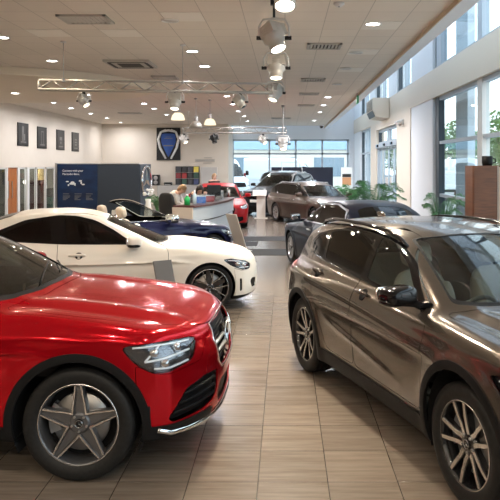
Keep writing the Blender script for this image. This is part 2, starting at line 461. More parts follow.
def wheel(kind, R, rim_r, width, side, parent, loc, n=40, detail=True):
    """alloy rim with tyre, brake disc, caliper and cap as children; outer face towards side (-1 right, 1 left)"""
    b = MB(); yo = side*width*.5
    def Y(d): return yo - side*d                              # depth d behind the outer face
    rr = rim_r
    prof = [(rr*.965, Y(width*.92)), (rr*.93, Y(width*.8)), (rr*.90, Y(width*.45)), (rr*.915, Y(.045)), (rr*.945, Y(.012)), (rr*.975, Y(.004)), (rr*1.0, Y(.006)), (rr*1.012, Y(.018))]
    k = {'glc': 'grey_alloy', 'gla': 'black_alloy', 'coupe': 'black_alloy', 'plain': 'silver_alloy', 'dark': 'grey_alloy'}[kind]
    b.lathe(prof, n, (0,0,0), 'y', mats=[1,1,1,1,1,0,0])
    hub = .072 if kind != 'coupe' else .062
    def arm(phi, pts, dep, m_face=0, m_side=1):
        c, q = math.cos(phi), math.sin(phi); ring = []
        for r, t, w, d in pts:                                # radius, tangential offset, half width, depth of the face
            row = []
            for tt, dd in ((t-w, d+dep), (t-w, d+.006), (t-w+.004, d), (t+w-.004, d), (t+w, d+.006), (t+w, d+dep)):
                row.append((r*c - tt*q, Y(dd), r*q + tt*c))
            ring.append(row)
        for i in range(len(ring)-1):
            for j in range(5):
                f = (0,1,3,2) if side < 0 else (2,3,1,0)
                b.add([ring[i][j], ring[i][j+1], ring[i+1][j], ring[i+1][j+1]], [f], m_face if j == 2 else m_side)
        e = ring[-1]; b.add(e, [(0,1,2,3,4,5)], m_side)
    r1 = rr*.975
    if kind == 'glc':
        for i in range(5):
            ph = PI/2 + i*2*PI/5
            for sg in (-1, 1):
                arm(ph, [(hub*.8, sg*.046, .010, .030), (.12, sg*.040, .0095, .026), (.17, sg*.032, .009, .018), (r1, sg*.017, .0085, .010)], .05)
            arm(ph, [(hub*.7, 0, .040, .050), (.15, 0, .028, .040), (r1, 0, .014, .022)], .03, 1, 1)
    elif kind == 'gla':
        for i in range(5):
            ph = PI/2 + .25 + i*2*PI/5
            for sg in (-1, 1):
                arm(ph, [(hub*.75, sg*.022, .018, .034), (.11, sg*.027, .0165, .026), (.16, sg*.038, .0155, .016), (r1, sg*.056, .0145, .008)], .05)
    elif kind == 'coupe':
        for i in range(5):
            ph = PI/2 + .1 + i*2*PI/5
            for sg in (-1, 1):
                arm(ph, [(hub*.6, sg*.036, .010, .035), (.10, sg*.046, .008, .028), (.17, sg*.062, .007, .016), (r1, sg*.083, .007, .008)], .045)
            arm(ph, [(hub*.5, 0, .036, .06), (.12, 0, .042, .052), (r1*.9, 0, .030, .045)], .02, 1, 1)
    else:
        for i in range(10 if kind == 'plain' else 5):
            ph = PI/2 + i*2*PI/(10 if kind == 'plain' else 5)
            arm(ph, [(hub*.6, 0, .016 if kind == 'plain' else .034, .03), (.15, 0, .013 if kind == 'plain' else .026, .018), (r1, 0, .015 if kind == 'plain' else .036, .008)], .05)
    b.lathe([(.001, Y(.034)), (hub*.72, Y(.034)), (hub*.95, Y(.040)), (hub*1.02, Y(.06)), (hub*1.05, Y(.1))], n//2, (0,0,0), 'y', m=1)
    w = b.build('wheel', ['machined', k], parent, loc=loc)
    t = MB(); tw = width*.5; s = side
    tp = [(rr*1.0, -tw*.93), (rr*1.03, -tw*1.0), ((rr+R)/2, -tw*1.09), (R*.955, -tw*1.02), (R*.985, -tw*.9), (R, -tw*.72)]
    gr = [(R, -tw*.46), (R-.007, -tw*.45), (R-.007, -tw*.37), (R, -tw*.36), (R, -tw*.06), (R-.007, -tw*.05), (R-.007, tw*.05), (R, tw*.06), (R, tw*.36), (R-.007, tw*.37), (R-.007, tw*.45), (R, tw*.46)]
    full = tp + gr + [(r, -y) for r, y in tp[::-1]]
    t.lathe(full, n + 8, (0,0,0), 'y'); t.build('tyre', 'rubber', w)
    if detail:
        d = MB(); d.lathe([(.05, Y(.075)), (rr*.70, Y(.075)), (rr*.71, Y(.08)), (rr*.71, Y(.10)), (rr*.70, Y(.105)), (.05, Y(.105))], n, (0,0,0), 'y'); d.build('brake_disc', 'iron', w)
        c = MB(); c.lathe([(rr*.5, Y(.062)), (rr*.78, Y(.062)), (rr*.80, Y(.07)), (rr*.80, Y(.12)), (rr*.5, Y(.12)), (rr*.5, Y(.062))], 10, (0,0,0), 'y', a0=PI*.80, a1=PI*1.12); c.build('brake_caliper', 'caliper', w)
        bk = MB(); bk.lathe([(.01, Y(.13)), (rr*.9, Y(.13))], n, (0,0,0), 'y'); bk.build('splash_shield', 'inner', w)
        nt = MB()
        for i in range(5):
            a = PI/2 + PI/5 + i*2*PI/5
            nt.cyl((.052*math.cos(a), Y(.055), .052*math.sin(a)), (.052*math.cos(a), Y(.026), .052*math.sin(a)), .0085, n=6)
        nt.build('wheel_bolts', 'satin', w)
    cp = MB(); cp.lathe([(.001, Y(.024)), (.026, Y(.024)), (.030, Y(.027)), (.031, Y(.04))], 20, (0,0,0), 'y', m=0)
    star(cp, Vector((0, Y(.0235), 0)), Vector((1,0,0)), Vector((0,0,1)), Vector((0, side, 0)), .024, 1)
    cp.build('centre_cap', ['gloss_black', 'chrome'], w)
    return w
def star(b, c, ux, uz, n, R, m=0, ring=True):
    """three-pointed star inside a ring"""
    c, ux, uz, n = Vector(c), Vector(ux).normalized(), Vector(uz).normalized(), Vector(n).normalized()
    pts = []
    for i in range(6):
        a = PI/2 + i*PI/3; r = R*.93 if i % 2 == 0 else R*.13
        pts.append(c + (ux*math.cos(a) + uz*math.sin(a))*r)
    top = c + n*R*.16
    for i in range(6): b.add([pts[i], pts[(i+1) % 6], top], [(0,1,2)], m)
    if ring:
        b.tube([c + (ux*math.cos(i*PI/14) + uz*math.sin(i*PI/14))*R for i in range(28)], R*.09, 6, m, closed=True)

def seat(parent, x, y, z, mname, name='car_seat', w=.50, recl=.22):
    b = MB()
    b.blob((x+.05, y, z+.10), (.27, w/2, .10), 4)
    r = Matrix.Rotation(-recl, 3, 'Y'); up = r @ Vector((0,0,1))
    b.blob(Vector((x-.22, y, z+.12)) + up*.30, (.075, w/2*.95, .34), 3.6, rot=r)
    for sg in (-1, 1): b.blob(Vector((x-.17, y+sg*w*.42, z+.12)) + up*.28, (.085, .05, .26), 3, rot=r)
    o = b.build(name, mname, parent)
    h = MB(); c = Vector((x-.22, y, z+.12)) + up*.76
    h.blob(c, (.06, .135, .10), 3.2, rot=r); h.bar(c - up*.18, c - up*.05, .012, .012); h.build('head_restraint', mname, o)
    return o
def cabin(car, xd, xr, zf, y, sm='leather_black', dash='leather_black', rhd=True, rear=True, whl=True):
    """dashboard, steering wheel, seats and floor between the doors; xd = dashboard, xr = rear seat"""
    root = car.root; b = MB(); 
    b.box(xr-.25, xd+.35, -.66, .66, .24, zf); b.build('cabin_floor', 'inner', root, .01)
    b = MB(); wd = y*1.0
    prof = [(xd+.45, zf+.52), (xd+.2, zf+.60), (xd, zf+.60), (xd-.10, zf+.54), (xd-.12, zf+.42), (xd+.05, zf+.2), (xd+.45, zf+.2)]
    b.prism([(px, -wd, pz) for px, pz in prof], (0, 2*wd, 0)); d = b.build('dashboard', dash, root, .03, seg=3)
    sy = -.36 if rhd else .36
    if whl:
        w = MB(); tl = Matrix.Rotation(.42, 3, 'Y'); c = Vector((xd-.27, sy, zf+.52))
        w.tube([c + tl @ Vector((0, .185*math.cos(i*PI/16), .185*math.sin(i*PI/16))) for i in range(32)], .016, 8, closed=True)
        for a in (PI, 0, -PI/2): w.bar(c, c + tl @ Vector((0, .18*math.cos(a), .18*math.sin(a))), .035, .02)
        w.blob(c, (.03, .065, .06), 3); w.bar(c, c + Vector((.28, 0, -.1)), .06, .06)
        w.build('steering_wheel', 'leather_black', root)
        t = MB(); t.obox((xd-.06, 0, zf+.66), (.012,0,.004), (0,.13,0), (-.002,0,.075)); t.build('display_screen', 'gloss_black', d, .004)
    for yy in (-.36, .36): seat(root, xd-.72, yy, zf+.02, sm)
    if rear:
        b = MB(); b.blob((xr+.25, 0, zf+.12), (.27, .62, .11), 5); r = Matrix.Rotation(-.3, 3, 'Y')
        b.blob((xr-.08, 0, zf+.42), (.09, .62, .32), 5, rot=r); bench = b.build('rear_bench', sm, root)
        for yy in (-.34, .34):
            h = MB(); h.blob((xr-.20, yy, zf+.80), (.05, .12, .075), 3, rot=r); h.build('head_restraint', sm, bench)
def mirror(car, x, z, ym, cap, sz=(.075, .115, .078), low='gloss_black', both=True, lean=.2, stalk=None):
    for sd in ((-1, 1) if both else (-1,)):
        b = MB(); p, n = car.surf('side', x, z - .07, sd)
        rot = Matrix.Rotation(sd*-lean, 3, 'Z')
        c = Vector((x - .06, sd*ym, z))
        b.blob(c, sz, 3.4, 24, 14, 0, rot, fn=lambda q: (q.x + .25*max(q.x, 0), q.y, q.z*(1 - .12*q.y*sd/sz[1])))
        o = b.build('wing_mirror', cap, car.root)
        g = MB(); g.blob(c + rot @ Vector((-sz[0]*.93, 0, 0)), (.012, sz[1]*.86, sz[2]*.82), 4, 20, 8); g.build('mirror_glass', 'chrome', o)
        l = MB(); l.blob(c + Vector((.0, 0, -sz[2]*.62)), (sz[0]*1.03, sz[1]*1.0, sz[2]*.42), 3.4, 24, 10, 0, rot)
        l.bar((x, sd*(abs(p.y) - .03), z - sz[2]*1.05), c + Vector((0, -sd*sz[1]*.3, -sz[2]*.85)), .075, .032)
        l.build('mirror_foot', low, o)
def handle(car, x, z, m, parent, ln=.2, recess=True, k=1.0):
    for sd, key in ((-1, 'right'), (1, 'left')):
        b = MB(); P = []
        for t, of in ((-.5, .002), (-.44, .022), (-.3, .034), (0, .038), (.3, .034), (.44, .022), (.5, .002)):
            p, n = car.surf('side', x + t*ln, z, sd); P.append(p + n*of)
        b.tube(P, [k*q for q in (.009, .013, .014, .0145, .014, .013, .009)], 10)
        o = b.build('door_handle', m, parent.get(key) or car.root)
        if recess:
            p, n = car.surf('side', x + .02, z - .004, sd); r = MB(); ux = Vector((1,0,0)); ux = (ux - n*ux.dot(n)).normalized(); uz = n.cross(ux)
            r.lathe([(.001, .0), (.038, .001), (.046, .0035), (.05, .0005)], 20); rr = r.build('handle_cup', M['inner'], o)
            rr.data.transform(Matrix.Translation(p - n*.0005) @ Matrix((ux, uz if uz.z > 0 else -uz, n)).transposed().to_4x4())
def arch_liners(car, yin=.5):
    S = car.S
    for q in S['wx']:
        for sd in (-1, 1):
            b = MB(); yo = sd*(float(pch(S['W'])(q)) - .035); yi = sd*yin
            b.lathe([(.02, yi), (S['Ra']+.01, yi), (S['Ra']+.012, yo)], 28, (q, 0, S['r']), 'y', a0=-.45, a1=PI+.45)
            b.build('wheel_arch_liner', 'inner', car.root)
def underbody(car):
    S = car.S; xa = max(p[1] for p in S['N']); xb = min(p[1] for p in S['T']); b = MB(); z = S.get('zb', .2)
    b.box(xb+.35, xa-.35, -.48, .48, z-.03, z+.18); b.box(S['wx'][1]+S['Ra']+.03, -S['Ra']-.03, -.80, .80, z-.02, z+.14)
    b.build('underbody', 'inner', car.root, .01)
def number_plate(car, view, z, parent=None, w=.26):
    b = MB(); p, n = car.surf(view, 0, z); sx = 1 if view == 'front' else -1
    b.box(p.x - .02 if sx > 0 else p.x - .022, p.x + .022 if sx > 0 else p.x + .02, -w, w, z-.055, z+.055)
    return b.build('number_plate', 'plate', parent or car.root, .004)
def stretch(car, k):
    """makes the body taller by k and the wheels larger to match"""
    for c in kids(car.root):
        if c.name.startswith('wheel') and 'arch' not in c.name: c.location.z *= k; c.scale = (k, 1, k)
        else:
            for q in [c] + [x for x in kids(c)] + [y for x in kids(c) for y in kids(x)]:
                if q.type == 'MESH': q.data.transform(Matrix.Diagonal((1, 1, k, 1)))
def pitch(car, a, x, z):
    """the body rides nose-up on its wheels by a small angle about the rear axle"""
    R = Matrix.Rotation(-a, 3, 'Y'); c = Vector((x, 0, z))
    for o in kids(car.root):
        if not (o.name.startswith('wheel') and 'arch' not in o.name): o.rotation_euler = (0, -a, 0); o.location = c - R @ c
def place(car, contact, head, yt):
    """put the near (right-hand) front wheel's foot on a floor point, nose along the heading angle"""
    r = car.root; c, s = math.cos(head), math.sin(head); yt *= r.scale.x
    # local (0,-yt) -> world (yt*sin, -yt*cos)
    r.location = (contact[0] - yt*s, contact[1] + yt*c, 0); r.rotation_euler = (0, 0, head)
M['red'] = paint_mat('hyacinth red metallic', (.44, .0025, .009), .65, .13, .12, .25)
M['bronze'] = paint_mat('brown grey metallic', (.100, .083, .068), .75, .20, .3, .6)
M['white'] = paint_mat('off white paint', (.80, .75, .67), 0, .35, 0, .35)
M['navy'] = paint_mat('dark blue paint', (.003, .005, .030), .2, .25, .5, .4)
M['midnight'] = paint_mat('blue black paint', (.003, .0045, .012), .0, .3, 0, .10)
M['brown'] = paint_mat('warm brown metallic', (.085, .06, .045), .6, .32)
M['cherry'] = paint_mat('bright red paint', (.30, .004, .008), 0, .35, 0, .4)
M['header_silver'] = mat('pale silver frame', (.75, .70, .62), .3, .3)
M['slate'] = paint_mat('dark grey metallic', (.018, .02, .024), .4, .3)
M['silver'] = paint_mat('silver blue metallic', (.42, .47, .55), .7, .3)
M['vanwhite'] = paint_mat('van white', (.80, .83, .85), 0, .35)

def dress(car, o):
    S = car.S; paint = o['paint']; side = lambda lo: (lambda x, a, z: lo - a)
    col = [paint, 'inner']; H = {}
    yl = o.get('yl', .45)
    def arch(x, y, z):
        a = np.abs(y); r = np.minimum(*[np.sqrt((x-q)**2 + (z-S['r'])**2) for q in S['wx']])
        return np.maximum(r - S['Ra'], .5 - a)
    car.cut(arch)
    if 'open' in o:                                            # open cockpit of a convertible
        car.cut(car.view('top', o['open'], lambda x, a, z: np.maximum(.6 - z, z - 1.0), .05))
    H['ws'] = car.cut(car.view('top', o['ws'], lambda x, a, z: o['gmin'] - z, .05))
    wb = [(x + (.035 if x > o['ws_mid'] else (-.12 if 'open' in o else -.02)), a + ((.06 if 'open' in o else .022) if a > 0 else 0)) for x, a in o['ws']]
    H['wsb'] = car.cut(car.view('top', wb, lambda x, a, z: o['gmin'] - .05 - z, .05))
    if 'rw' in o:
        v, poly, cond = o['rw']; H['rw'] = car.cut(car.view(v, poly, cond, .04))
    gl = []
    for key, poly, door in o['glass']: gl.append((key, car.cut(car.view('side', poly, side(yl), .035)), door))
    H['trim'] = car.cut(car.view('side', o['dlo'], side(yl), .06)) if 'dlo' in o else np.zeros((0,3), int)
    if 'dlo_rim' in o:
        rim = [(x, z) for x, z in o['dlo_rim']]; H['rim'] = car.cut(car.view('side', rim, side(yl), .07))
    lam = []
    for nm, v, poly, cond, spec in o.get('lamps', ()): lam.append((nm, car.cut(car.view(v, poly, cond, spec.get('rnd', .03)), .002), spec))
    if 'clad' in o:
        Rc, zs = o['clad']
        def cl(x, y, z):
            a = np.abs(y); r = np.minimum(*[np.sqrt((x-q)**2 + (z-S['r'])**2) for q in S['wx']])
            return np.maximum(np.minimum(np.minimum(r - Rc, z - zs), o['clad_extra'](x, a, z) if 'clad_extra' in o else 9.), .5 - a)
        H['clad'] = car.cut(cl)
    H['low'] = car.cut(lambda x, y, z: np.maximum(z - o.get('zlow', .26), x - o.get('xlow', 9.)))
    dr = []
    for nm, poly in o.get('doors', ()): dr.append((nm, car.cut(car.view('side', poly, side(.42), .07), o.get('seam', .003))))
    if 'bonnet' in o: H['bonnet'] = car.cut(car.view('top', o['bonnet'], lambda x, a, z: o['bz'] - z, .08), o.get('seam', .003))
    if 'bumper' in o: H['bumper'] = car.cut(car.view('side', o['bumper'], lambda x, a, z: .0*z - .1, .03), o.get('seam', .003)*.7)
    # ---- make the objects
    car.add('body', car.T, col); P = {'root': car.root}
    for nm, T in dr:
        r = car.add(nm, T, col, both=True); P[nm] = r
    if 'bonnet' in H: P['bonnet'] = car.add('bonnet', H['bonnet'], col)
    if 'bumper' in H: P['bumper'] = car.add('front_bumper', H['bumper'], col)
    car.add('sill_trim', H['low'], ['black_plastic', 'inner'])
    if 'clad' in H:
        c = car.add('arch_cladding', H['clad'], ['black_plastic', 'inner'], outer=.010, thick=.024)
        c['']['label'] = 'black plastic wheel arch and sill cladding'
    car.add('windscreen', H['ws'], [o.get('glass_front', 'glass_clear')]*2, outer=-.003, thick=.004)
    car.add('windscreen_surround', H['wsb'], ['black_plastic' if 'open' not in o else 'header_silver', 'inner'])
    if 'rw' in H: car.add('rear_window', H['rw'], ['glass_black']*2, outer=-.003, thick=.004)
    for key, T, door in gl:
        g = o['gmat'].get(key, 'glass_dark')
        car.add('side_window', T, [g, g], P.get(door), -.004, .004, both=True)
    if len(H['trim']): car.add('window_frame', H['trim'], ['gloss_black', 'inner'], outer=-.002, both=True)
    if 'rim' in H: car.add('window_trim', H['rim'], [o.get('rim_mat', 'chrome'), 'inner'], outer=.002, both=True)
    L = {}
    for nm, T, sp in lam:
        kind = sp['kind']
        if kind == 'lens':
            h = car.add(nm, T, [sp.get('mat', 'lamp_dark'), 'inner'], outer=-sp.get('d', .03), thick=.01, both=True); L[nm] = h
            car.add('lens_cover', T, ['lens', 'lens'], h, -.001, .003, both=True)
        elif kind == 'solid':
            L[nm] = car.add(nm, T, [sp['mat'], 'inner'], outer=sp.get('o', 0), both=sp.get('both', True))
        elif kind == 'recess':
            L[nm] = car.add(nm, T, [sp['mat'], 'inner'], outer=-sp.get('d', .04), thick=.01, both=sp.get('both', False))
    arch_liners(car); underbody(car)
    return P, L

def finish_wheels(car, kind, rr, w=.23, n=40, detail=True, near_only=False):
    S = car.S
    for q in S['wx']:
        for sd in (-1, 1):
            y = sd*(float(pch(S['W'])(q)) - .025 - w/2 + .0)
            wheel(kind, S['r'], rr, w, sd, car.root, (q, y, S['r']), n, detail)

# ---------------------------------------------------------------- red mid-size SUV (seen from its right front)
def red_suv():
    S = dict(
        D=[(.90,.70),(.84,.885),(.72,.955),(.42,1.03),(0,1.088),(-.4,1.125),(-.8,1.13),(-2,1.14),(-3.6,1.16),(-3.8,1.0)],
        R=[(-.05,.95),(-.37,1.11),(-.65,1.265),(-.95,1.41),(-1.22,1.52),(-1.48,1.59),(-1.8,1.63),(-2.2,1.645),(-2.8,1.615),(-3.3,1.53),(-3.5,1.43),(-3.75,1.08),(-3.9,.85)],
        W=[(1.0,.84),(.6,.905),(.2,.94),(-.3,.945),(-2.9,.945),(-3.3,.93),(-3.8,.88)],
        S=[(.15,.93),(.3,.96),(.5,.985),(.72,1.0),(.90,.995),(1.02,.965),(1.15,.92)],
        GB=[(0,.80),(-.6,.845),(-1.5,.865),(-2.8,.85),(-3.7,.76)], GT=[(0,.56),(-.6,.58),(-1.5,.64),(-2.8,.63),(-3.7,.57)], gz=(1.10,1.64),
        N=[(.15,.80),(.24,.84),(.40,.885),(.58,.89),(.72,.89),(.84,.855),(.95,.79)], T=[(.2,-3.68),(.5,-3.78),(.75,-3.80),(1.0,-3.74),(1.2,-3.62),(1.6,-3.42)],
        wx=(0,-2.873), r=.372, Ra=.425, flare=.016, zb=.262, crown=.045, pn=(.33,2.9), pt=(.2,3.2), xs=-2.2, cs=.24, csr=.12,
        k=(.10,.055,.12),
        feat=lambda x, z: -.012*np.exp(-((z-.62)/.10)**2)*np.clip(-x/.5,0,1)*np.clip((x+2.6)/.5,0,1) + .010*np.exp(-((z-.93+.02*x)/.04)**2)*np.clip((.3-x)/.5,0,1),
        deck=lambda x, a: .014*np.exp(-((a-.50-.08*np.clip(-x,0,1))/.07)**2)*np.clip((.75-x)/.3,0,1) - .010*np.exp(-((a-.66)/.05)**2)*np.clip((.6-x)/.3,0,1))
    car = Car(S, .022, 'car')
    o = dict(paint='red', gmin=1.13, ws_mid=-1.0,
        ws=[(-.47,-.1),(-.50,.3),(-.58,.56),(-.68,.715),(-1.42,.585),(-1.40,.3),(-1.385,-.1)],
        rw=('rear', [(-.1,1.14),(.62,1.14),(.56,1.46),(-.1,1.50)], lambda x,a,z: x+3.2),
        glass=[('front', [(-.92,1.135),(-1.66,1.155),(-1.66,1.535),(-1.50,1.51)], 'front_door'), ('rear', [(-1.75,1.155),(-2.55,1.175),(-2.62,1.50),(-1.75,1.54)], 'rear_door'), ('quarter', [(-2.65,1.18),(-3.1,1.22),(-3.0,1.40),(-2.70,1.49)], '')],
        dlo=[(-.80,1.115),(-3.16,1.195),(-3.05,1.425),(-2.6,1.535),(-1.7,1.565),(-1.45,1.535)],
        gmat={'front': 'glass_dark', 'rear': 'glass_black', 'quarter': 'glass_black'},
        lamps=[('headlight', 'side', [(.29,.875),(.33,.893),(.50,.905),(.69,.893),(.73,.87),(.735,.80),(.715,.745),(.58,.705),(.47,.72),(.37,.785)], lambda x,a,z: .42-a, dict(kind='lens', d=.024, rnd=.035, mat='lamp_bezel')),
               ('grille', 'front', [(-.1,.90),(.37,.90),(.44,.82),(.40,.66),(.34,.60),(-.1,.60)], lambda x,a,z: .5-x, dict(kind='recess', mat='black_plastic', d=.045)),
               ('air_intake', 'front', [(.42,.60),(.60,.61),(.76,.57),(.865,.41),(.84,.365),(.60,.375),(.46,.41),(.42,.46)], lambda x,a,z: .42-x, dict(kind='recess', mat='black_plastic', d=.045, both=True)),
               ('lower_intake', 'front', [(-.1,.50),(.36,.50),(.42,.40),(.36,.33),(-.1,.33)], lambda x,a,z: .5-x, dict(kind='recess', mat='black_plastic', d=.03)),
               ('tail_lamp', 'side', [(-3.3,1.02),(-3.32,.93),(-3.9,.88),(-3.9,1.06)], lambda x,a,z: .35-a, dict(kind='solid', mat='tail_red'))],
        clad=(.478, .36), clad_extra=lambda x,a,z: np.maximum(np.maximum(z-.50, x-.475), .25-x), zlow=.285, xlow=.45,
        doors=[('front_door', [(-.60,.42),(-1.69,.42),(-1.71,1.59),(-1.40,1.575),(-.72,1.125),(-.57,1.05)]), ('rear_door', [(-1.70,.42),(-2.30,.42),(-2.46,.70),(-2.60,.9),(-2.66,1.15),(-2.60,1.57),(-1.72,1.59)])],
        bonnet=[(-.39,-.1),(-.41,.4),(-.56,.765),(-.2,.785),(.25,.77),(.50,.70),(.66,.60),(.76,.42),(.795,.2),(.80,-.1)], bz=.84,
        bumper=[(.30,.20),(.40,.50),(.38,.77),(.50,.71),(.60,.695),(.77,.73),(.79,.90),(1.1,.90),(1.1,.1),(.3,.1)], seam=.003)
    P, L = dress(car, o)
    finish_wheels(car, 'glc', .270, .235, 56)
    arch = None
    # lamp insides
    for sd, key in ((-1,'right'),(1,'left')):
        hl = L['headlight'][key]; b = MB()
        for pts in ([(.36,.877),(.52,.888),(.69,.876)], [(.44,.785),(.56,.80),(.70,.82)], [(.50,.74),(.60,.735),(.70,.755)], [(.44,.785),(.50,.85),(.53,.89)]):
            b.tube(car.line('side', pts, -.010, sd), .0075, 6)
        b.build('light_guide', 'lamp_white', hl)
        for (u, v) in ((.50,.84),(.63,.855),(.57,.77)):
            b = MB(); p, n = car.surf('side', u, v, sd); b.blob(p - n*.018, (.034,.03,.028), 2.4, 14, 8); b.build('projector', 'lamp_silver', hl)
    # grille: two louvres and the star
    g = L['grille']['']; b = MB()
    for zz in (.775, .715):
        for sd in (-1,1): b = MB(); b.tube(car.line('front', [(sd*.09,zz),(sd*.40,zz+.004)], -.012), .0105, 8, sx=1.4); b.build('grille_louvre', 'satin', g)
    b = MB(); p, n = car.surf('front', 0, .745)
    star(b, p - n*.004, (0,1,0), (0,0,1), n, .092); b.cyl(p - n*.04, p - n*.015, .085, m=1); b.build('star_badge', ['chrome', 'gloss_black'], g)
    b = MB(); b.tube(car.line('front', [(-.37,.905),(-.2,.912),(0,.914),(.2,.912),(.37,.905),(.443,.82),(.40,.65),(.34,.595),(0,.592),(-.34,.595),(-.40,.65),(-.443,.82),(-.37,.905)], .002), .008, 6); b.build('grille_frame', 'chrome', g)
    b = MB()
    for zz in (.86,.83,.80,.69,.66,.63): b.tube(car.line('front', [(-.40,zz),(0,zz),(.40,zz)], -.036), .006, 5)
    b.build('grille_mesh', 'gloss_black', g)
    for sd, key in ((-1,'right'),(1,'left')):
        b = MB()
        for k in range(3):
            zz = .565 - k*.055; b.tube(car.line('front', [(sd*.43,zz-.02),(sd*.58,zz-.02),(sd*(.77+.03*k),zz-.035)], -.022), .010, 6, sx=1.3)
        b.build('intake_slat', 'black_plastic', L['air_intake'][key])
    b = MB(); b.tube(car.line('front', [(-.885,.335),(-.84,.305),(-.72,.292),(-.5,.285),(0,.283),(.5,.285),(.72,.292),(.84,.305),(.885,.335)], .004), .019, 8, sx=1.0); b.build('bumper_trim', 'chrome', P['bumper']['']) ['label'] = 'chrome lower bumper strip'
    cabin(car, -.62, -2.75, .42, .70, 'leather_black', 'leather_black')
    mirror(car, -1.02, 1.17, 1.02, 'red', (.085,.12,.08))
    for x, d in ((-1.5,'front_door'),(-2.45,'rear_door')): handle(car, x, .98, 'red', P[d])
    b = MB()
    for x0, y0, x1, y1 in ((-.50,-.28,-.66,.30),(-.55,.30,-.72,.66)):
        pts = car.line('top', [(x0,y0),(x1,y1)], .016); b.tube(pts, .007, 6)
    b.build('wiper', 'black_plastic', car.root)
    for sd in (-1,1):
        b = MB(); b.tube([car.surf('side', x, z, sd)[0] + Vector((0, -sd*.06, .055)) for x, z in ((-1.6,1.60),(-2.2,1.615),(-2.8,1.59),(-3.2,1.52))], .016, 8); b.build('roof_rail', 'satin', car.root)
    return car

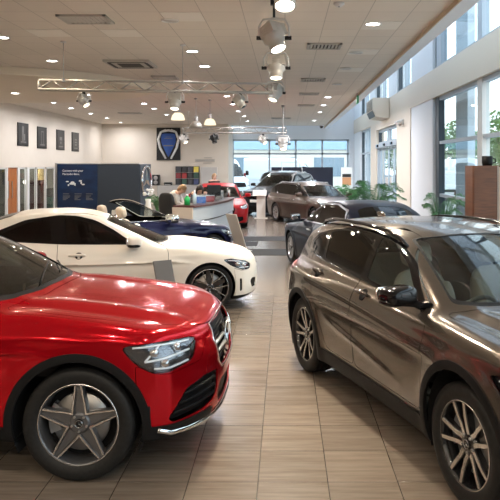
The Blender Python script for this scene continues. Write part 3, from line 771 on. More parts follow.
# ---------------------------------------------------------------- brown-grey compact SUV
def bronze_suv():
    def feat(x, z):
        zc = .93 + .055*(x+.1)*1.0                              # dropping character line towards the front
        zc = .905 - .055*(x+2.2)
        f1 = .013*np.exp(-((z-zc-.0)/.032)**2)*np.clip((x+3.0)/.5,0,1)*np.clip((-.2-x)/.4,0,1)
        f2 = -.018*np.exp(-((z-zc+.10)/.075)**2)*np.clip((x+2.5)/.4,0,1)*np.clip((-.3-x)/.4,0,1)
        zl = .44 - .12*(x+.6); f3 = .013*np.exp(-((z-zl)/.028)**2)*np.clip((x+2.2)/.4,0,1)*np.clip((-.7-x)/.3,0,1)
        f4 = .016*np.exp(-((z-.95)/.09)**2)*np.exp(-((x+2.75)/.45)**2)
        return f1 + f2 + f3 + f4
    S = dict(
        D=[(.90,.72),(.82,.88),(.6,.945),(.3,.985),(0,1.005),(-.35,1.025),(-.8,1.03),(-2,1.05),(-3.4,1.06),(-3.56,.95)],
        R=[(.17,.80),(-.18,1.0),(-.48,1.145),(-.78,1.275),(-1.05,1.375),(-1.34,1.445),(-1.7,1.482),(-2.1,1.490),(-2.6,1.465),(-3.0,1.405),(-3.22,1.34),(-3.48,1.02),(-3.6,.82)],
        W=[(1.0,.80),(.6,.865),(.2,.895),(-.3,.90),(-1.4,.892),(-2.5,.902),(-2.9,.895),(-3.2,.87),(-3.6,.80)],
        S=[(.15,.92),(.28,.955),(.5,.985),(.72,1.0),(.86,.992),(.98,.962),(1.10,.905)],
        GB=[(.1,.74),(-.5,.795),(-1.5,.815),(-2.6,.795),(-3.4,.70)], GT=[(.1,.52),(-.5,.55),(-1.5,.60),(-2.6,.575),(-3.4,.50)], gz=(1.0,1.48),
        N=[(.15,.78),(.3,.85),(.55,.88),(.75,.87),(.9,.80)], T=[(.2,-3.40),(.45,-3.52),(.7,-3.54),(.95,-3.48),(1.15,-3.38),(1.5,-3.12)],
        wx=(0,-2.70), r=.350, Ra=.395, flare=.022, zb=.2, crown=.05, pn=(.34,2.8), pt=(.30,2.8), xs=-2.1, cs=.26, csr=.14, k=(.085,.07,.12),
        feat=feat, deck=lambda x, a: .013*np.exp(-((a-.52-.1*np.clip(-x,0,1))/.06)**2)*np.clip((.65-x)/.3,0,1) - .010*np.exp(-((a-.64)/.05)**2)*np.clip((.6-x)/.3,0,1))
    car = Car(S, .020, 'car')
    fg = [(-.62,1.0),(-1.47,1.065),(-1.47,1.388),(-1.28,1.360),(-.95,1.225)]
    rg = [(-1.57,1.070),(-2.42,1.105),(-2.52,1.335),(-2.1,1.388),(-1.57,1.395)]
    qg = [(-2.50,1.112),(-2.80,1.15),(-2.92,1.20),(-2.80,1.275),(-2.59,1.322)]
    o = dict(paint='bronze', gmin=1.04, ws_mid=-.9,
        ws=[(-.28,-.1),(-.31,.3),(-.39,.52),(-.48,.63),(-1.22,.49),(-1.18,.28),(-1.165,-.1)],
        rw=('rear', [(-.1,1.06),(.55,1.06),(.47,1.30),(-.1,1.33)], lambda x,a,z: x+3.0),
        glass=[('front', fg, 'front_door'), ('rear', rg, 'rear_door'), ('quarter', qg, '')],
        dlo=[(-.50,.978),(-1.55,1.048),(-2.5,1.092),(-2.84,1.13),(-2.99,1.205),(-2.83,1.30),(-2.5,1.362),(-2.1,1.412),(-1.55,1.418),(-1.26,1.385),(-.90,1.24)],
        gmat={'front': 'glass_clear', 'rear': 'glass_black', 'quarter': 'glass_black'},
        lamps=[('headlight', 'side', [(.28,.80),(.45,.84),(.75,.80),(.80,.72),(.6,.64),(.42,.68)], lambda x,a,z: .38-a, dict(kind='lens', mat='lamp_bezel')),
               ('grille', 'front', [(-.1,.82),(.36,.80),(.42,.72),(.36,.58),(-.1,.57)], lambda x,a,z: .5-x, dict(kind='recess', mat='black_plastic')),
               ('lower_intake', 'front', [(-.1,.46),(.62,.47),(.66,.38),(.5,.30),(-.1,.29)], lambda x,a,z: .4-x, dict(kind='recess', mat='black_plastic')),
               ('tail_lamp', 'side', [(-3.02,.985),(-3.10,1.01),(-3.7,.97),(-3.7,.83),(-3.2,.84)], lambda x,a,z: .3-a, dict(kind='solid', mat='tail_red'))],
        clad=(.445, .335), zlow=.24,
        doors=[('front_door', [(-.47,.36),(-1.545,.36),(-1.56,1.445),(-1.22,1.415),(-.50,1.01),(-.40,.92)]), ('rear_door', [(-1.555,.36),(-2.13,.36),(-2.27,.62),(-2.42,.80),(-2.52,1.09),(-2.62,1.32),(-2.5,1.40),(-2.1,1.44),(-1.57,1.445)])],
        bonnet=[(-.20,-.1),(-.23,.4),(-.38,.70),(-.34,.745),(-.2,.745),(.2,.715),(.5,.64),(.70,.5),(.80,.2),(.81,-.1)], bz=.80,
        bumper=[(.28,.15),(.40,.5),(.38,.66),(.6,.63),(.8,.70),(1.1,.72),(1.1,.1),(.28,.1)], seam=.003)
    P, L = dress(car, o)
    finish_wheels(car, 'gla', .250, .225, 56)
    cabin(car, -.32, -2.55, .36, .64, 'leather_grey', 'leather_grey')
    mirror(car, -.545, 1.085, .975, 'gloss_black', (.085,.125,.062))
    for x, d in ((-1.40,'front_door'),(-2.38,'rear_door')): handle(car, x, .955 if x > -2 else .985, 'bronze', P[d])
    for sd in (-1,1):
        b = MB(); pts = []
        for x, a, up in ((-1.14,.60,.0),(-1.24,.60,.03),(-1.42,.605,.042),(-1.8,.61,.045),(-2.2,.60,.045),(-2.6,.58,.042),(-2.85,.555,.028),(-2.98,.54,.0)):
            p, n = car.surf('top', x, sd*a); pts.append(p + n*up)
        b.tube(pts, .014, 10, sx=1.3); b.build('roof_rail', 'gloss_black', car.root)
        b = MB(); pts = car.line('side', [(-.54,.985),(-1.55,1.043),(-2.5,1.087),(-2.84,1.122)], .004, sd); b.tube(pts, .006, 6); b.build('waistline_strip', 'gloss_black', car.root)
    b = MB()
    for x0, y0, x1, y1 in ((-.26,-.30,-.40,.24),(-.32,.26,-.48,.60)): b.tube(car.line('top', [(x0,y0),(x1,y1)], .016), .007, 6)
    b.build('wiper', 'black_plastic', car.root)
    b = MB(); p, n = car.surf('top', -2.75, 0); b.blob(p + Vector((0,0,.02)), (.09,.022,.035), 2.2, fn=lambda q: (q.x - q.z*.9, q.y, q.z)); b.build('roof_antenna', 'bronze', car.root)
    for sd, key in ((-1,'right'),(1,'left')):
        hl = L['headlight'][key]; b = MB(); b.tube(car.line('side', [(.36,.79),(.48,.815),(.70,.785)], -.010, sd), .007, 6); b.build('light_guide', 'lamp_white', hl)
        for u, v in ((.50,.74),(.62,.73)):
            b = MB(); p, n = car.surf('side', u, v, sd); b.blob(p - n*.02, (.04,.035,.032), 2.4, 14, 8); b.build('projector', 'lamp_silver', hl)
    # grille bars and badge
    g = L['grille']['']; b = MB()
    for zz in (.72,.66):
        for sd in (-1,1): b = MB(); b.tube(car.line('front', [(sd*.09,zz),(sd*.38,zz)], -.012), .011, 8); b.build('grille_louvre', 'satin', g); b = MB(); p, n = car.surf('front', 0, .69); star(b, p, (0,1,0), (0,0,1), n, .088); b.build('star_badge', 'chrome', g)
    return car

# ---------------------------------------------------------------- low two-door (coupe, or convertible with its roof down)
def coupe(paint, conv=False, h=.026, wheels='coupe', n=44):
    S = dict(
        D=[(.82,.60),(.76,.715),(.6,.785),(.3,.855),(0,.905),(-.4,.955),(-.8,.965),(-2,.985),(-2.9,1.01),(-3.4,1.005),(-3.72,.96),(-3.86,.82)],
        R=[(-.1,.78),(-.5,.945),(-.9,1.115),(-1.2,1.245),(-1.45,1.345),(-1.7,1.405),(-2.0,1.43),(-2.4,1.425),(-2.8,1.365),(-3.2,1.205),(-3.5,1.0),(-3.8,.82)],
        W=[(.9,.78),(.5,.86),(.1,.90),(-.4,.905),(-1.5,.895),(-2.5,.905),(-2.9,.905),(-3.4,.87),(-3.9,.78)],
        S=[(.12,.93),(.25,.965),(.45,.99),(.62,1.0),(.78,.985),(.9,.95),(1.02,.89)],
        GB=[(0,.74),(-.6,.79),(-1.5,.815),(-2.5,.79),(-3.3,.66)], GT=[(0,.50),(-.6,.53),(-1.5,.585),(-2.5,.55),(-3.3,.45)], gz=(.96,1.39),
        N=[(.12,.68),(.2,.77),(.35,.80),(.55,.795),(.7,.745),(.8,.68)], T=[(.2,-3.66),(.45,-3.80),(.7,-3.84),(.9,-3.84),(1.0,-3.78)],
        wx=(0,-2.84), r=.328, Ra=.366, flare=.014, zb=.14, crown=.05, pn=(.36,2.7), pt=(.3,2.9), xs=-1.95, cs=.26, csr=.25, k=(.09,.06,.10),
        feat=lambda x, z: .012*np.exp(-((z-.80-.02*x)/.03)**2)*np.clip((.1-x)/.5,0,1)*np.clip((x+3.5)/.5,0,1) - .014*np.exp(-((z-.52-.05*x)/.09)**2)*np.clip((-.3-x)/.4,0,1)*np.clip((x+2.5)/.4,0,1),
        deck=lambda x, a: .012*np.exp(-((a-.48)/.06)**2)*np.clip((.5-x)/.3,0,1)*np.clip((x+.5)/.2,0,1))
    car = Car(S, h, 'car')
    fg = [(-1.16,.988),(-1.94,1.015),(-1.98,1.33),(-1.85,1.325),(-1.62,1.265),(-1.38,1.145)]
    qg = [(-2.14,1.02),(-2.85,1.07),(-2.80,1.13),(-2.50,1.27),(-2.18,1.325)]
    o = dict(paint=paint, gmin=.965, ws_mid=-1.0,
        ws=[(-.56,-.1),(-.59,.3),(-.68,.52),(-.76,.63),(-1.41,.495),(-1.39,.3),(-1.38,-.1)],
        lamps=[('headlight', 'side', [(.18,.725),(.30,.735),(.52,.69),(.62,.63),(.60,.56),(.47,.565),(.30,.635)], lambda x,a,z: .36-a, dict(kind='lens', d=.02)),
               ('grille', 'front', [(-.1,.66),(.34,.66),(.42,.58),(.38,.46),(-.1,.45)], lambda x,a,z: .4-x, dict(kind='recess', mat='gloss_black', d=.03)),
               ('air_intake', 'front', [(.48,.39),(.66,.42),(.72,.38),(.66,.28),(.46,.27)], lambda x,a,z: .35-x, dict(kind='recess', mat='black_plastic', d=.03, both=True)),
               ('bumper_vent', 'side', [(.430,.44),(.465,.45),(.470,.27),(.435,.25)], lambda x,a,z: .6-a, dict(kind='recess', mat='black_plastic', d=.02, both=True, rnd=.008)),
               ('lower_intake', 'front', [(-.1,.38),(.36,.38),(.40,.30),(.34,.24),(-.1,.24)], lambda x,a,z: .4-x, dict(kind='recess', mat='black_plastic', d=.03)),
               ('tail_lamp', 'side', [(-3.45,.80),(-3.5,.74),(-4,.70),(-4,.84)], lambda x,a,z: .3-a, dict(kind='solid', mat='tail_red'))],
        glass=[('front', fg, 'front_door'), ('quarter', qg, '')], dlo=[(-1.07,.973),(-2.0,.998),(-2.95,1.062),(-2.85,1.16),(-2.5,1.305),(-2.08,1.360),(-1.84,1.35),(-1.59,1.288),(-1.34,1.16)],
        dlo_rim=[(-1.03,.962),(-2.0,.987),(-2.99,1.055),(-2.87,1.17),(-2.5,1.316),(-2.08,1.372),(-1.83,1.361),(-1.575,1.298),(-1.325,1.166)], rim_mat='gloss_black',
        rw=('top', [(-2.62,-.1),(-2.66,.3),(-2.72,.46),(-3.28,.56),(-3.40,.3),(-3.42,-.1)], lambda x,a,z: .98-z),
        gmat={'front': 'glass_dark', 'quarter': 'glass_black'}, zlow=.20,
        doors=[('front_door', [(-.60,.27),(-1.96,.27),(-2.06,.60),(-2.06,1.39),(-1.75,1.39),(-1.42,1.32),(-.80,.99),(-.58,.90)])],
        bonnet=[(-.50,-.1),(-.53,.4),(-.68,.70),(-.3,.73),(.1,.70),(.42,.58),(.62,.4),(.70,-.1)], bz=.65,
        bumper=[(.28,.10),(.37,.40),(.34,.60),(.47,.555),(.61,.55),(.66,.66),(1.0,.68),(1.0,.05)], seam=.0035)
    if conv:
        for k in ('glass', 'dlo', 'dlo_rim', 'rw'): o.pop(k)
        o['glass'] = []
        # roof, pillars and rear glass go: only the windscreen frame stays
        car.cut(lambda x, y, z: np.maximum(z*-1 + .975, x + 1.485))
        car.cut(lambda x, y, z: np.maximum(np.maximum(.985 - z, sdpoly(x, z, [(-.86,.985),(-1.35,1.245),(-1.47,1.28),(-1.6,1.2),(-1.6,.985)])), .45 - np.abs(y)))
        o['open'] = [(-.98,-.1),(-.98,.62),(-1.3,.70),(-2.55,.68),(-2.75,.56),(-2.8,-.1)]
        o['doors'] = [('front_door', [(-.60,.27),(-1.96,.27),(-2.06,.60),(-2.05,1.1),(-.80,1.1),(-.58,.90)])]
    P, L = dress(car, o)
    finish_wheels(car, wheels, .268, .225, n)
    sm = 'leather_cream' if conv else 'leather_black'
    cabin(car, -.66, -2.35, .26, .64, sm, 'leather_black')
    mirror(car, -1.0, 1.025, .985, 'chrome' if conv else 'white', (.088,.125,.078))
    handle(car, -1.80, .84, paint, P['front_door'], .21, True, 1.3)
    for sd, key in ((-1,'right'),(1,'left')):
        hl = L['headlight'][key]; b = MB()
        for pts in ([(.26,.71),(.42,.695),(.56,.645)], [(.42,.60),(.50,.60),(.58,.59)]): b.tube(car.line('side', pts, -.008, sd), .006, 6)
        b.build('light_guide', 'lamp_white', hl)
        for u, v in ((.40,.655),(.50,.63)):
            b = MB(); p, n_ = car.surf('side', u, v, sd); b.blob(p - n_*.016, (.04,.035,.03), 2.4, 12, 8); b.build('projector', 'lamp_silver', hl)
    g = L['grille']['']; b = MB()
    for sd in (-1,1): b = MB(); b.tube(car.line('front', [(sd*.08,.555),(sd*.38,.555)], -.006), .012, 8); b.build('grille_louvre', 'satin', g); b = MB(); p, n_ = car.surf('front', 0, .555); star(b, p, (0,1,0), (0,0,1), n_, .08); b.build('star_badge', 'chrome', g)
    if conv:
        b = MB()
        for sd in (-1,1): b.tube(car.line('side', [(-.80,.975),(-1.4,.985),(-2.0,.995),(-2.7,1.0)], .0, sd), .009, 6)
        b.build('waistline_strip', 'chrome', car.root)
    return car

# ---------------------------------------------------------------- simpler cars further back: saloon, estate, hatchback, large SUV
def far_car(paint, P_, h=.036, wheels='plain', rr=.235, n=24, rim=None, rails=False, sm='leather_black'):
    """P_: H height, wb wheelbase, fo / ro overhangs, W half width, cowl / hood / belt heights, roof curve, r tyre"""
    H, wb, fo, ro, W, r = (P_[k] for k in ('H', 'wb', 'fo', 'ro', 'W', 'r')); hd, bl = P_['hood'], P_['belt']; tail = -(wb + ro)
    roof = P_['roof']; S = dict(
        D=[(fo+.03, hd-.24),(fo-.04, hd-.10),(fo-.25, hd-.03),(0, hd+.03),(-.45, bl-.02),(-1, bl),(tail+.6, bl+.04),(tail+.15, P_.get('deck', bl)),(tail-.03, bl-.25)],
        R=roof, W=[(fo+.1, W*.86),(.4, W*.965),(0, W*.995),(-1.4, W*.99),(-wb, W),(-wb-.4, W*.97),(tail, W*.87)],
        S=[(.12,.93),(.28,.965),(.5,.99),(.68,1.0),(bl-.15,.985),(bl-.02,.95),(bl+.12,.89)],
        GB=[(0, W*.83),(-.6, W*.88),(-1.5, W*.90),(-wb, W*.88),(tail, W*.76)], GT=[(0, W*.58),(-.6, W*.60),(-1.5, W*.66),(-wb, W*.64),(tail, W*.55)], gz=(bl, H-.01),
        N=[(.12,fo-.12),(.25,fo-.03),(.5,fo),(hd-.2,fo-.01),(hd,fo-.09)], T=P_['tail'](tail),
        wx=(0,-wb), r=r, Ra=r+.045, flare=.014, zb=.17, crown=.05, pn=(.33,2.8), pt=(.26,3), xs=P_.get('xs', -1.9), cs=.26, csr=.15, k=(.09,.07,.11))
    car = Car(S, h, 'car'); x0, x1, xb, xe = P_['dlo']          # belt front, roof front, pillar, rear end of the windows
    zt = lambda x: float(pch(roof)(x)) - .085
    z0 = bl + .015
    b1 = P_.get('rear_tip', .12)
    fg = [(x0-.12, z0+.01),(xb+.05, z0+.03),(xb+.05, zt(xb)),((x0+x1)/2+.02 - .28, zt(x1)-.02)]
    fg = [(x0-.14, z0+.01),(xb+.05, z0+.03),(xb+.05, zt(xb)),(x1-.18, zt(x1-.18)-.01)]
    rg = [(xb-.05, z0+.03),(xe+.28, z0+.05),(xe+.06, z0+.07+b1*.3),(xe+.22, zt(xe+.22)-.02),(xe+.7, zt(xe+.7)),(xb-.05, zt(xb))]
    dlo = [(x0, z0-.01),(xb, z0+.012),(xe+.1, z0+.04),(xe, z0+.06+b1*.3),(xe+.19, zt(xe+.19)+.015),(xe+.7, zt(xe+.7)+.022),(xb, zt(xb)+.022),(x1-.12, zt(x1-.12)+.015)]
    o = dict(paint=paint, gmin=bl+.02, ws_mid=(x0+x1)/2, ws=[(x0+.32,-.1),(x0+.28,W*.36),(x0+.16,W*.64),(x0+.06,W*.745),(x1-.02,W*.595),(x1+.03,W*.3),(x1+.05,-.1)],
        lamps=[('headlight', 'side', [(fo-.62,hd-.05),(fo-.3,hd-.06),(fo-.12,hd-.12),(fo-.14,hd-.20),(fo-.40,hd-.17)], lambda x,a,z: .38-a, dict(kind='lens', mat='lamp_silver')),
               ('grille', 'front', [(-.1,hd-.10),(W*.40,hd-.11),(W*.48,hd-.20),(W*.42,hd-.34),(-.1,hd-.35)], lambda x,a,z: fo-.5-x, dict(kind='recess', mat='gloss_black')),
               ('lower_intake', 'front', [(-.1,.40),(W*.76,.42),(W*.78,.30),(W*.6,.24),(-.1,.24)], lambda x,a,z: fo-.6-x, dict(kind='recess', mat='black_plastic')),
               ('tail_lamp', 'side', [(tail+.34,bl-.05),(tail+.38,bl-.16),(tail-.2,bl-.2),(tail-.2,bl-.04)], lambda x,a,z: .3-a, dict(kind='solid', mat='tail_red'))],
        glass=[('front', fg, 'front_door'), ('rear', rg, 'rear_door')], dlo=dlo, gmat={'front': 'glass_dark', 'rear': 'glass_black'}, rw=P_['rw'](tail), zlow=.22,
        doors=[('front_door', [(x0+.16,.30),(xb,.30),(xb,zt(xb)+.05),(x1-.1,zt(x1)+.04),(x0+.02,z0),(x0+.16,bl-.1)]), ('rear_door', [(xb-.01,.30),(-wb+.52,.30),(-wb+.34,.62),(-wb+.22,bl),(-wb+.15,zt(-wb+.15)+.045),(xb-.01,zt(xb)+.05)])],
        bonnet=[(x0+.38,-.1),(x0+.35,W*.4),(x0+.2,W*.80),(.1,W*.80),(fo-.38,W*.66),(fo-.2,W*.45),(fo-.10,-.1)], bz=hd-.14, seam=.005)
    if rim:
        cxm = sum(p[0] for p in dlo)/len(dlo); czm = sum(p[1] for p in dlo)/len(dlo)
        o['dlo_rim'] = [(x + math.copysign(.03, x-cxm), z + math.copysign(.018, z-czm)) for x, z in dlo]; o['rim_mat'] = rim
    P, L = dress(car, o)
    finish_wheels(car, wheels, rr, .215, n, n > 20)
    cabin(car, x0+.3, xe+.5, .30, W*.70, sm, 'leather_black', whl=False)
    mirror(car, x0-.1, bl+.07, W+.075, paint, (.07,.105,.065), paint)
    for x, d in ((xb+.14,'front_door'),(-wb+.40,'rear_door')): handle(car, x, bl-.13, rim or paint, P[d], .18, False)
    g = L['grille']['']; b = MB(); zc = hd-.225
    for sd in (-1,1): b = MB(); b.tube(car.line('front', [(sd*.08,zc),(sd*W*.42,zc)], -.008, n=3), .014, 6); b.build('grille_louvre', 'satin', g); b = MB(); p, n_ = car.surf('front', 0, zc); star(b, p, (0,1,0), (0,0,1), n_, .085); b.build('star_badge', 'chrome', g)
    for sd, key in ((-1,'right'),(1,'left')):
        b = MB(); b.tube(car.line('side', [(fo-.52,hd-.07),(fo-.32,hd-.08),(fo-.18,hd-.125)], -.008, sd, 3), .010, 6); b.build('light_guide', 'lamp_white', L['headlight'][key])
    if rails:
        for sd in (-1,1):
            b = MB(); b.tube([car.surf('top', x, sd*W*.64)[0] + Vector((0,0,u)) for x, u in ((x1-.25,.0),(x1-.4,.045),(xb,.05),(xe+.7,.045),(xe+.5,.0))], .018, 8); b.build('roof_rail', 'satin', car.root)
    return car, P, L
T_flat = lambda t: [(.2,t+.12),(.45,t+.02),(.7,t),(.9,t+.01),(1.05,t+.07),(1.3,t+.2)]
SALOON = dict(H=1.425, wb=2.72, fo=.90, ro=1.0, W=.905, r=.33, hood=.86, belt=.965, deck=.98, xs=-1.9, rear_tip=.1,
    roof=[(.1,.74),(-.40,.96),(-.8,1.135),(-1.1,1.265),(-1.42,1.37),(-1.8,1.415),(-2.1,1.425),(-2.5,1.40),(-2.9,1.30),(-3.25,1.14),(-3.5,.98),(-3.75,.8)],
    dlo=(-.60,-1.30,-1.55,-2.95), tail=lambda t: [(.2,t+.14),(.45,t+.02),(.7,t),(.95,t+.02),(1.05,t+.06)], rw=lambda t: ('top', [(-2.72,-.1),(-2.76,.3),(-2.82,.46),(-3.28,.55),(-3.36,-.1)], lambda x,a,z: 1.0-z))
ESTATE = dict(H=1.475, wb=2.94, fo=.85, ro=1.15, W=.925, r=.335, hood=.90, belt=.99, xs=-2.2,
    roof=[(.0,.76),(-.45,.97),(-.9,1.175),(-1.2,1.305),(-1.5,1.40),(-1.9,1.465),(-2.3,1.475),(-3.0,1.455),(-3.5,1.40),(-3.75,1.32),(-4.0,1.0),(-4.15,.8)],
    dlo=(-.72,-1.38,-1.68,-3.72), rear_tip=.4, tail=T_flat, rw=lambda t: ('rear', [(-.1,1.04),(.6,1.04),(.52,1.29),(-.1,1.32)], lambda x,a,z: x-t-.6))
HATCH = dict(H=1.43, wb=2.70, fo=.90, ro=.75, W=.89, r=.325, hood=.86, belt=.97, xs=-1.9,
    roof=[(.0,.76),(-.45,.97),(-.9,1.165),(-1.2,1.285),(-1.5,1.375),(-1.8,1.425),(-2.2,1.43),(-2.7,1.38),(-3.05,1.30),(-3.35,1.02),(-3.5,.8)],
    dlo=(-.70,-1.35,-1.55,-2.95), rear_tip=.3, tail=T_flat, rw=lambda t: ('rear', [(-.1,1.02),(.55,1.02),(.48,1.25),(-.1,1.28)], lambda x,a,z: x-t-.6))
BIGSUV = dict(H=1.77, wb=2.92, fo=.88, ro=1.0, W=.96, r=.38, hood=1.06, belt=1.17, xs=-2.2,
    roof=[(.05,.98),(-.35,1.14),(-.75,1.36),(-1.05,1.53),(-1.35,1.67),(-1.7,1.75),(-2.2,1.77),(-3.0,1.745),(-3.5,1.66),(-3.7,1.52),(-3.9,1.15),(-4.0,.9)],
    dlo=(-.70,-1.32,-1.68,-3.40), rear_tip=.5, tail=T_flat, rw=lambda t: ('rear', [(-.1,1.22),(.64,1.22),(.56,1.55),(-.1,1.58)], lambda x,a,z: x-t-.6))
# ------------------------------------------------------------------ the setting
HC = 4.25; XL = -9.7; XR = 4.0; YB = 35.0; YF = 38.0; YN = -9.0
def tile_mat(name, w, h, ox, oy, c1, c2, grout, gw, rough, streak=0.0, bump=0.0, coat=0.0):
    m = mat(name, c1, rough, 0, coat, .08); nt = m.node_tree; N = nt.nodes; L = nt.links; b = N['Principled BSDF']
    tc = N.new('ShaderNodeTexCoord'); mp = N.new('ShaderNodeMapping'); mp.inputs['Location'].default_value = (ox, oy, 0)
    br = N.new('ShaderNodeTexBrick'); br.offset = 0; br.squash = 1
    br.inputs['Scale'].default_value = 1; br.inputs['Brick Width'].default_value = w; br.inputs['Row Height'].default_value = h
    br.inputs['Mortar Size'].default_value = gw; br.inputs['Mortar Smooth'].default_value = .2
    br.inputs['Color1'].default_value = (*c1, 1); br.inputs['Color2'].default_value = (*c2, 1); br.inputs['Mortar'].default_value = (*grout, 1)
    L.new(tc.outputs['Object'], mp.inputs[0]); L.new(mp.outputs[0], br.inputs['Vector']); col = br.outputs['Color']
    if streak:
        m2 = N.new('ShaderNodeMapping'); m2.inputs['Scale'].default_value = (1.3, 15, 1)
        nz = N.new('ShaderNodeTexNoise'); nz.inputs['Scale'].default_value = 1.6; nz.inputs['Detail'].default_value = 6; nz.inputs['Roughness'].default_value = .62
        # each tile gets its own piece of the pattern
        ad = N.new('ShaderNodeVectorMath'); ad.operation = 'MULTIPLY_ADD'; ad.inputs[1].default_value = (40, 40, 40)
        L.new(br.outputs['Color'], ad.inputs[0]); L.new(mp.outputs[0], ad.inputs[2]); L.new(ad.outputs[0], m2.inputs[0]); L.new(m2.outputs[0], nz.inputs['Vector'])
        cr = N.new('ShaderNodeValToRGB'); e = cr.color_ramp.elements; e[0].position = .30; e[1].position = .66
        e[0].color = (.62, .58, .54, 1); e[1].color = (1.05, 1.04, 1.03, 1)
        mx = N.new('ShaderNodeMixRGB'); mx.blend_type = 'MULTIPLY'; mx.inputs[0].default_value = streak
        L.new(nz.outputs[0], cr.inputs[0]); L.new(col, mx.inputs[1]); L.new(cr.outputs[0], mx.inputs[2]); col = mx.outputs[0]
    L.new(col, b.inputs['Base Color'])
    if bump:
        bp = N.new('ShaderNodeBump'); bp.inputs['Strength'].default_value = bump; bp.inputs['Distance'].default_value = .004; bp.invert = True
        L.new(br.outputs['Fac'], bp.inputs['Height']); L.new(bp.outputs[0], b.inputs['Normal'])
    return m
M['floor'] = tile_mat('floor tile', .456, .4675, .176, -4.31 + .4675*10, (.205, .168, .136), (.172, .142, .116), (.045, .034, .027), .0035, .22, .85, .3)
M['ceiling'] = tile_mat('ceiling tile', .6, .6, 0, .2, (.80, .715, .615), (.77, .69, .59), (.52, .46, .39), .006, .75)
M['plaster'] = mat('cream plaster', (.80, .70, .56), .7)
M['wall_white'] = noise_mat('white wall paint', (.72, .645, .55), (.70, .625, .53), 3, .65)
M['wall_dark'] = mat('dark unseen wall', (.045, .047, .05), .6)
M['pier_white'] = mat('pier white', (.88, .91, .94), .6)
M['beige'] = mat('beige cladding', (.82, .73, .61), .55)
M['tan'] = mat('tan edge', (.60, .47, .34), .6)
M['frame_grey'] = mat('window frame grey blue', (.46, .52, .58), .4, .2)
M['frame_dark'] = mat('window frame dark', (.06, .075, .09), .4, .2)
M['frame_white'] = mat('white frame', (.72, .72, .70), .4)
M['column_blue'] = mat('pale blue grey column', (.52, .60, .66), .5)
M['pane'] = glass_mat('window pane', (.90, .96, .98), .8)
M['pane_office'] = glass_mat('office pane', (.84, .86, .84), .7)
M['pane_added_roof'] = glass_mat('added rooflight pane', (.62, .66, .70), .8)
M['carpet'] = noise_mat('charcoal inlay', (.014, .014, .015), (.024, .024, .025), 60, .85)
M['wood_door'] = noise_mat('orange wood', (.44, .14, .025), (.32, .09, .015), 3, .4, 0, 5, (6, 6, .6))
M['wood'] = noise_mat('walnut veneer', (.16, .065, .03), (.095, .038, .02), 4, .38, 0, 6, (1, 1, 9))
M['vent'] = mat('vent metal', (.50, .46, .40), .5)
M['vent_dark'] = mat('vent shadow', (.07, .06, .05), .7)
M['asphalt'] = noise_mat('forecourt paving', (.33, .33, .33), (.42, .42, .41), 4, .8)
M['off'] = mat('unlit lamp', (.62, .60, .57), .4)
M['white_metal'] = mat('white metal', (.74, .72, .69), .35)
M['grey_metal'] = mat('grey metal', (.42, .41, .40), .35, .5)
M['black_metal'] = mat('black metal', (.02, .02, .02), .4, .3)
def st(o): return tag(o, kind='structure')

b = MB(); b.box(-14, XR+.3, YN, YF, -.25, 0); st(b.build('floor', 'floor'))
for k, (y0, y1, x0, x1) in enumerate(((15.1, 16.25, -6, 2.6), (18.0, 19.1, -3.1, 2.6), (16.85, 17.85, -1.2, -.72))):
    b = MB(); b.box(x0, x1, y0, y1, 0, .004); st(b.build('trim_%d' % (k+1), 'carpet'))
b = MB(); b.box(-14, 2.25, YN, 36.6, HC, HC+.3); st(b.build('ceiling', 'ceiling'))
b = MB(); b.box(2.25, 2.27, YN, YF, HC-.07, HC+.3); st(b.build('trim_4', 'tan'))
b = MB(); b.box(2.27, 2.5, YN, YF, HC-.07, 6.2); st(b.build('ceiling_bulkhead', 'pier_white'))
b = MB()                                                   # added unseen rooflight, brings daylight onto the window piers and the end wall
for q in range(16): b.box(2.25, XR+.35, YN+q*3.1, YN+q*3.1+.12, 6.2, 6.4)
for q in range(4): b.box(-3.1+q*1.85, -3.0+q*1.85, 36.6, YF+.3, 6.2, 6.4)
b.box(-14, 2.3, 36.5, 36.6, HC, 6.4); b.box(-3.2, XR+.3, 36.6, 36.75, 6.15, 6.4); rl = st(b.build('added_rooflight', 'frame_white'))
g = MB(); g.box(2.4, XR+.3, YN, YF, 6.25, 6.27); g.box(-3.1, 2.4, 36.6, YF, 6.25, 6.27); g.build('pane', 'pane_added_roof', rl)
# rounded plaster drop in the ceiling
pts = []
for i in range(60):
    a = 2*PI*i/60; x, y = -9.4 + 5.75*math.copysign(abs(math.cos(a))**.9, math.cos(a)), 17.7 + 3.7*math.sin(a)
    pts.append((max(x, XL), y, HC-.18))
b = MB(); b.prism(pts, (0, 0, .175)); st(b.build('ceiling_drop', 'plaster'))
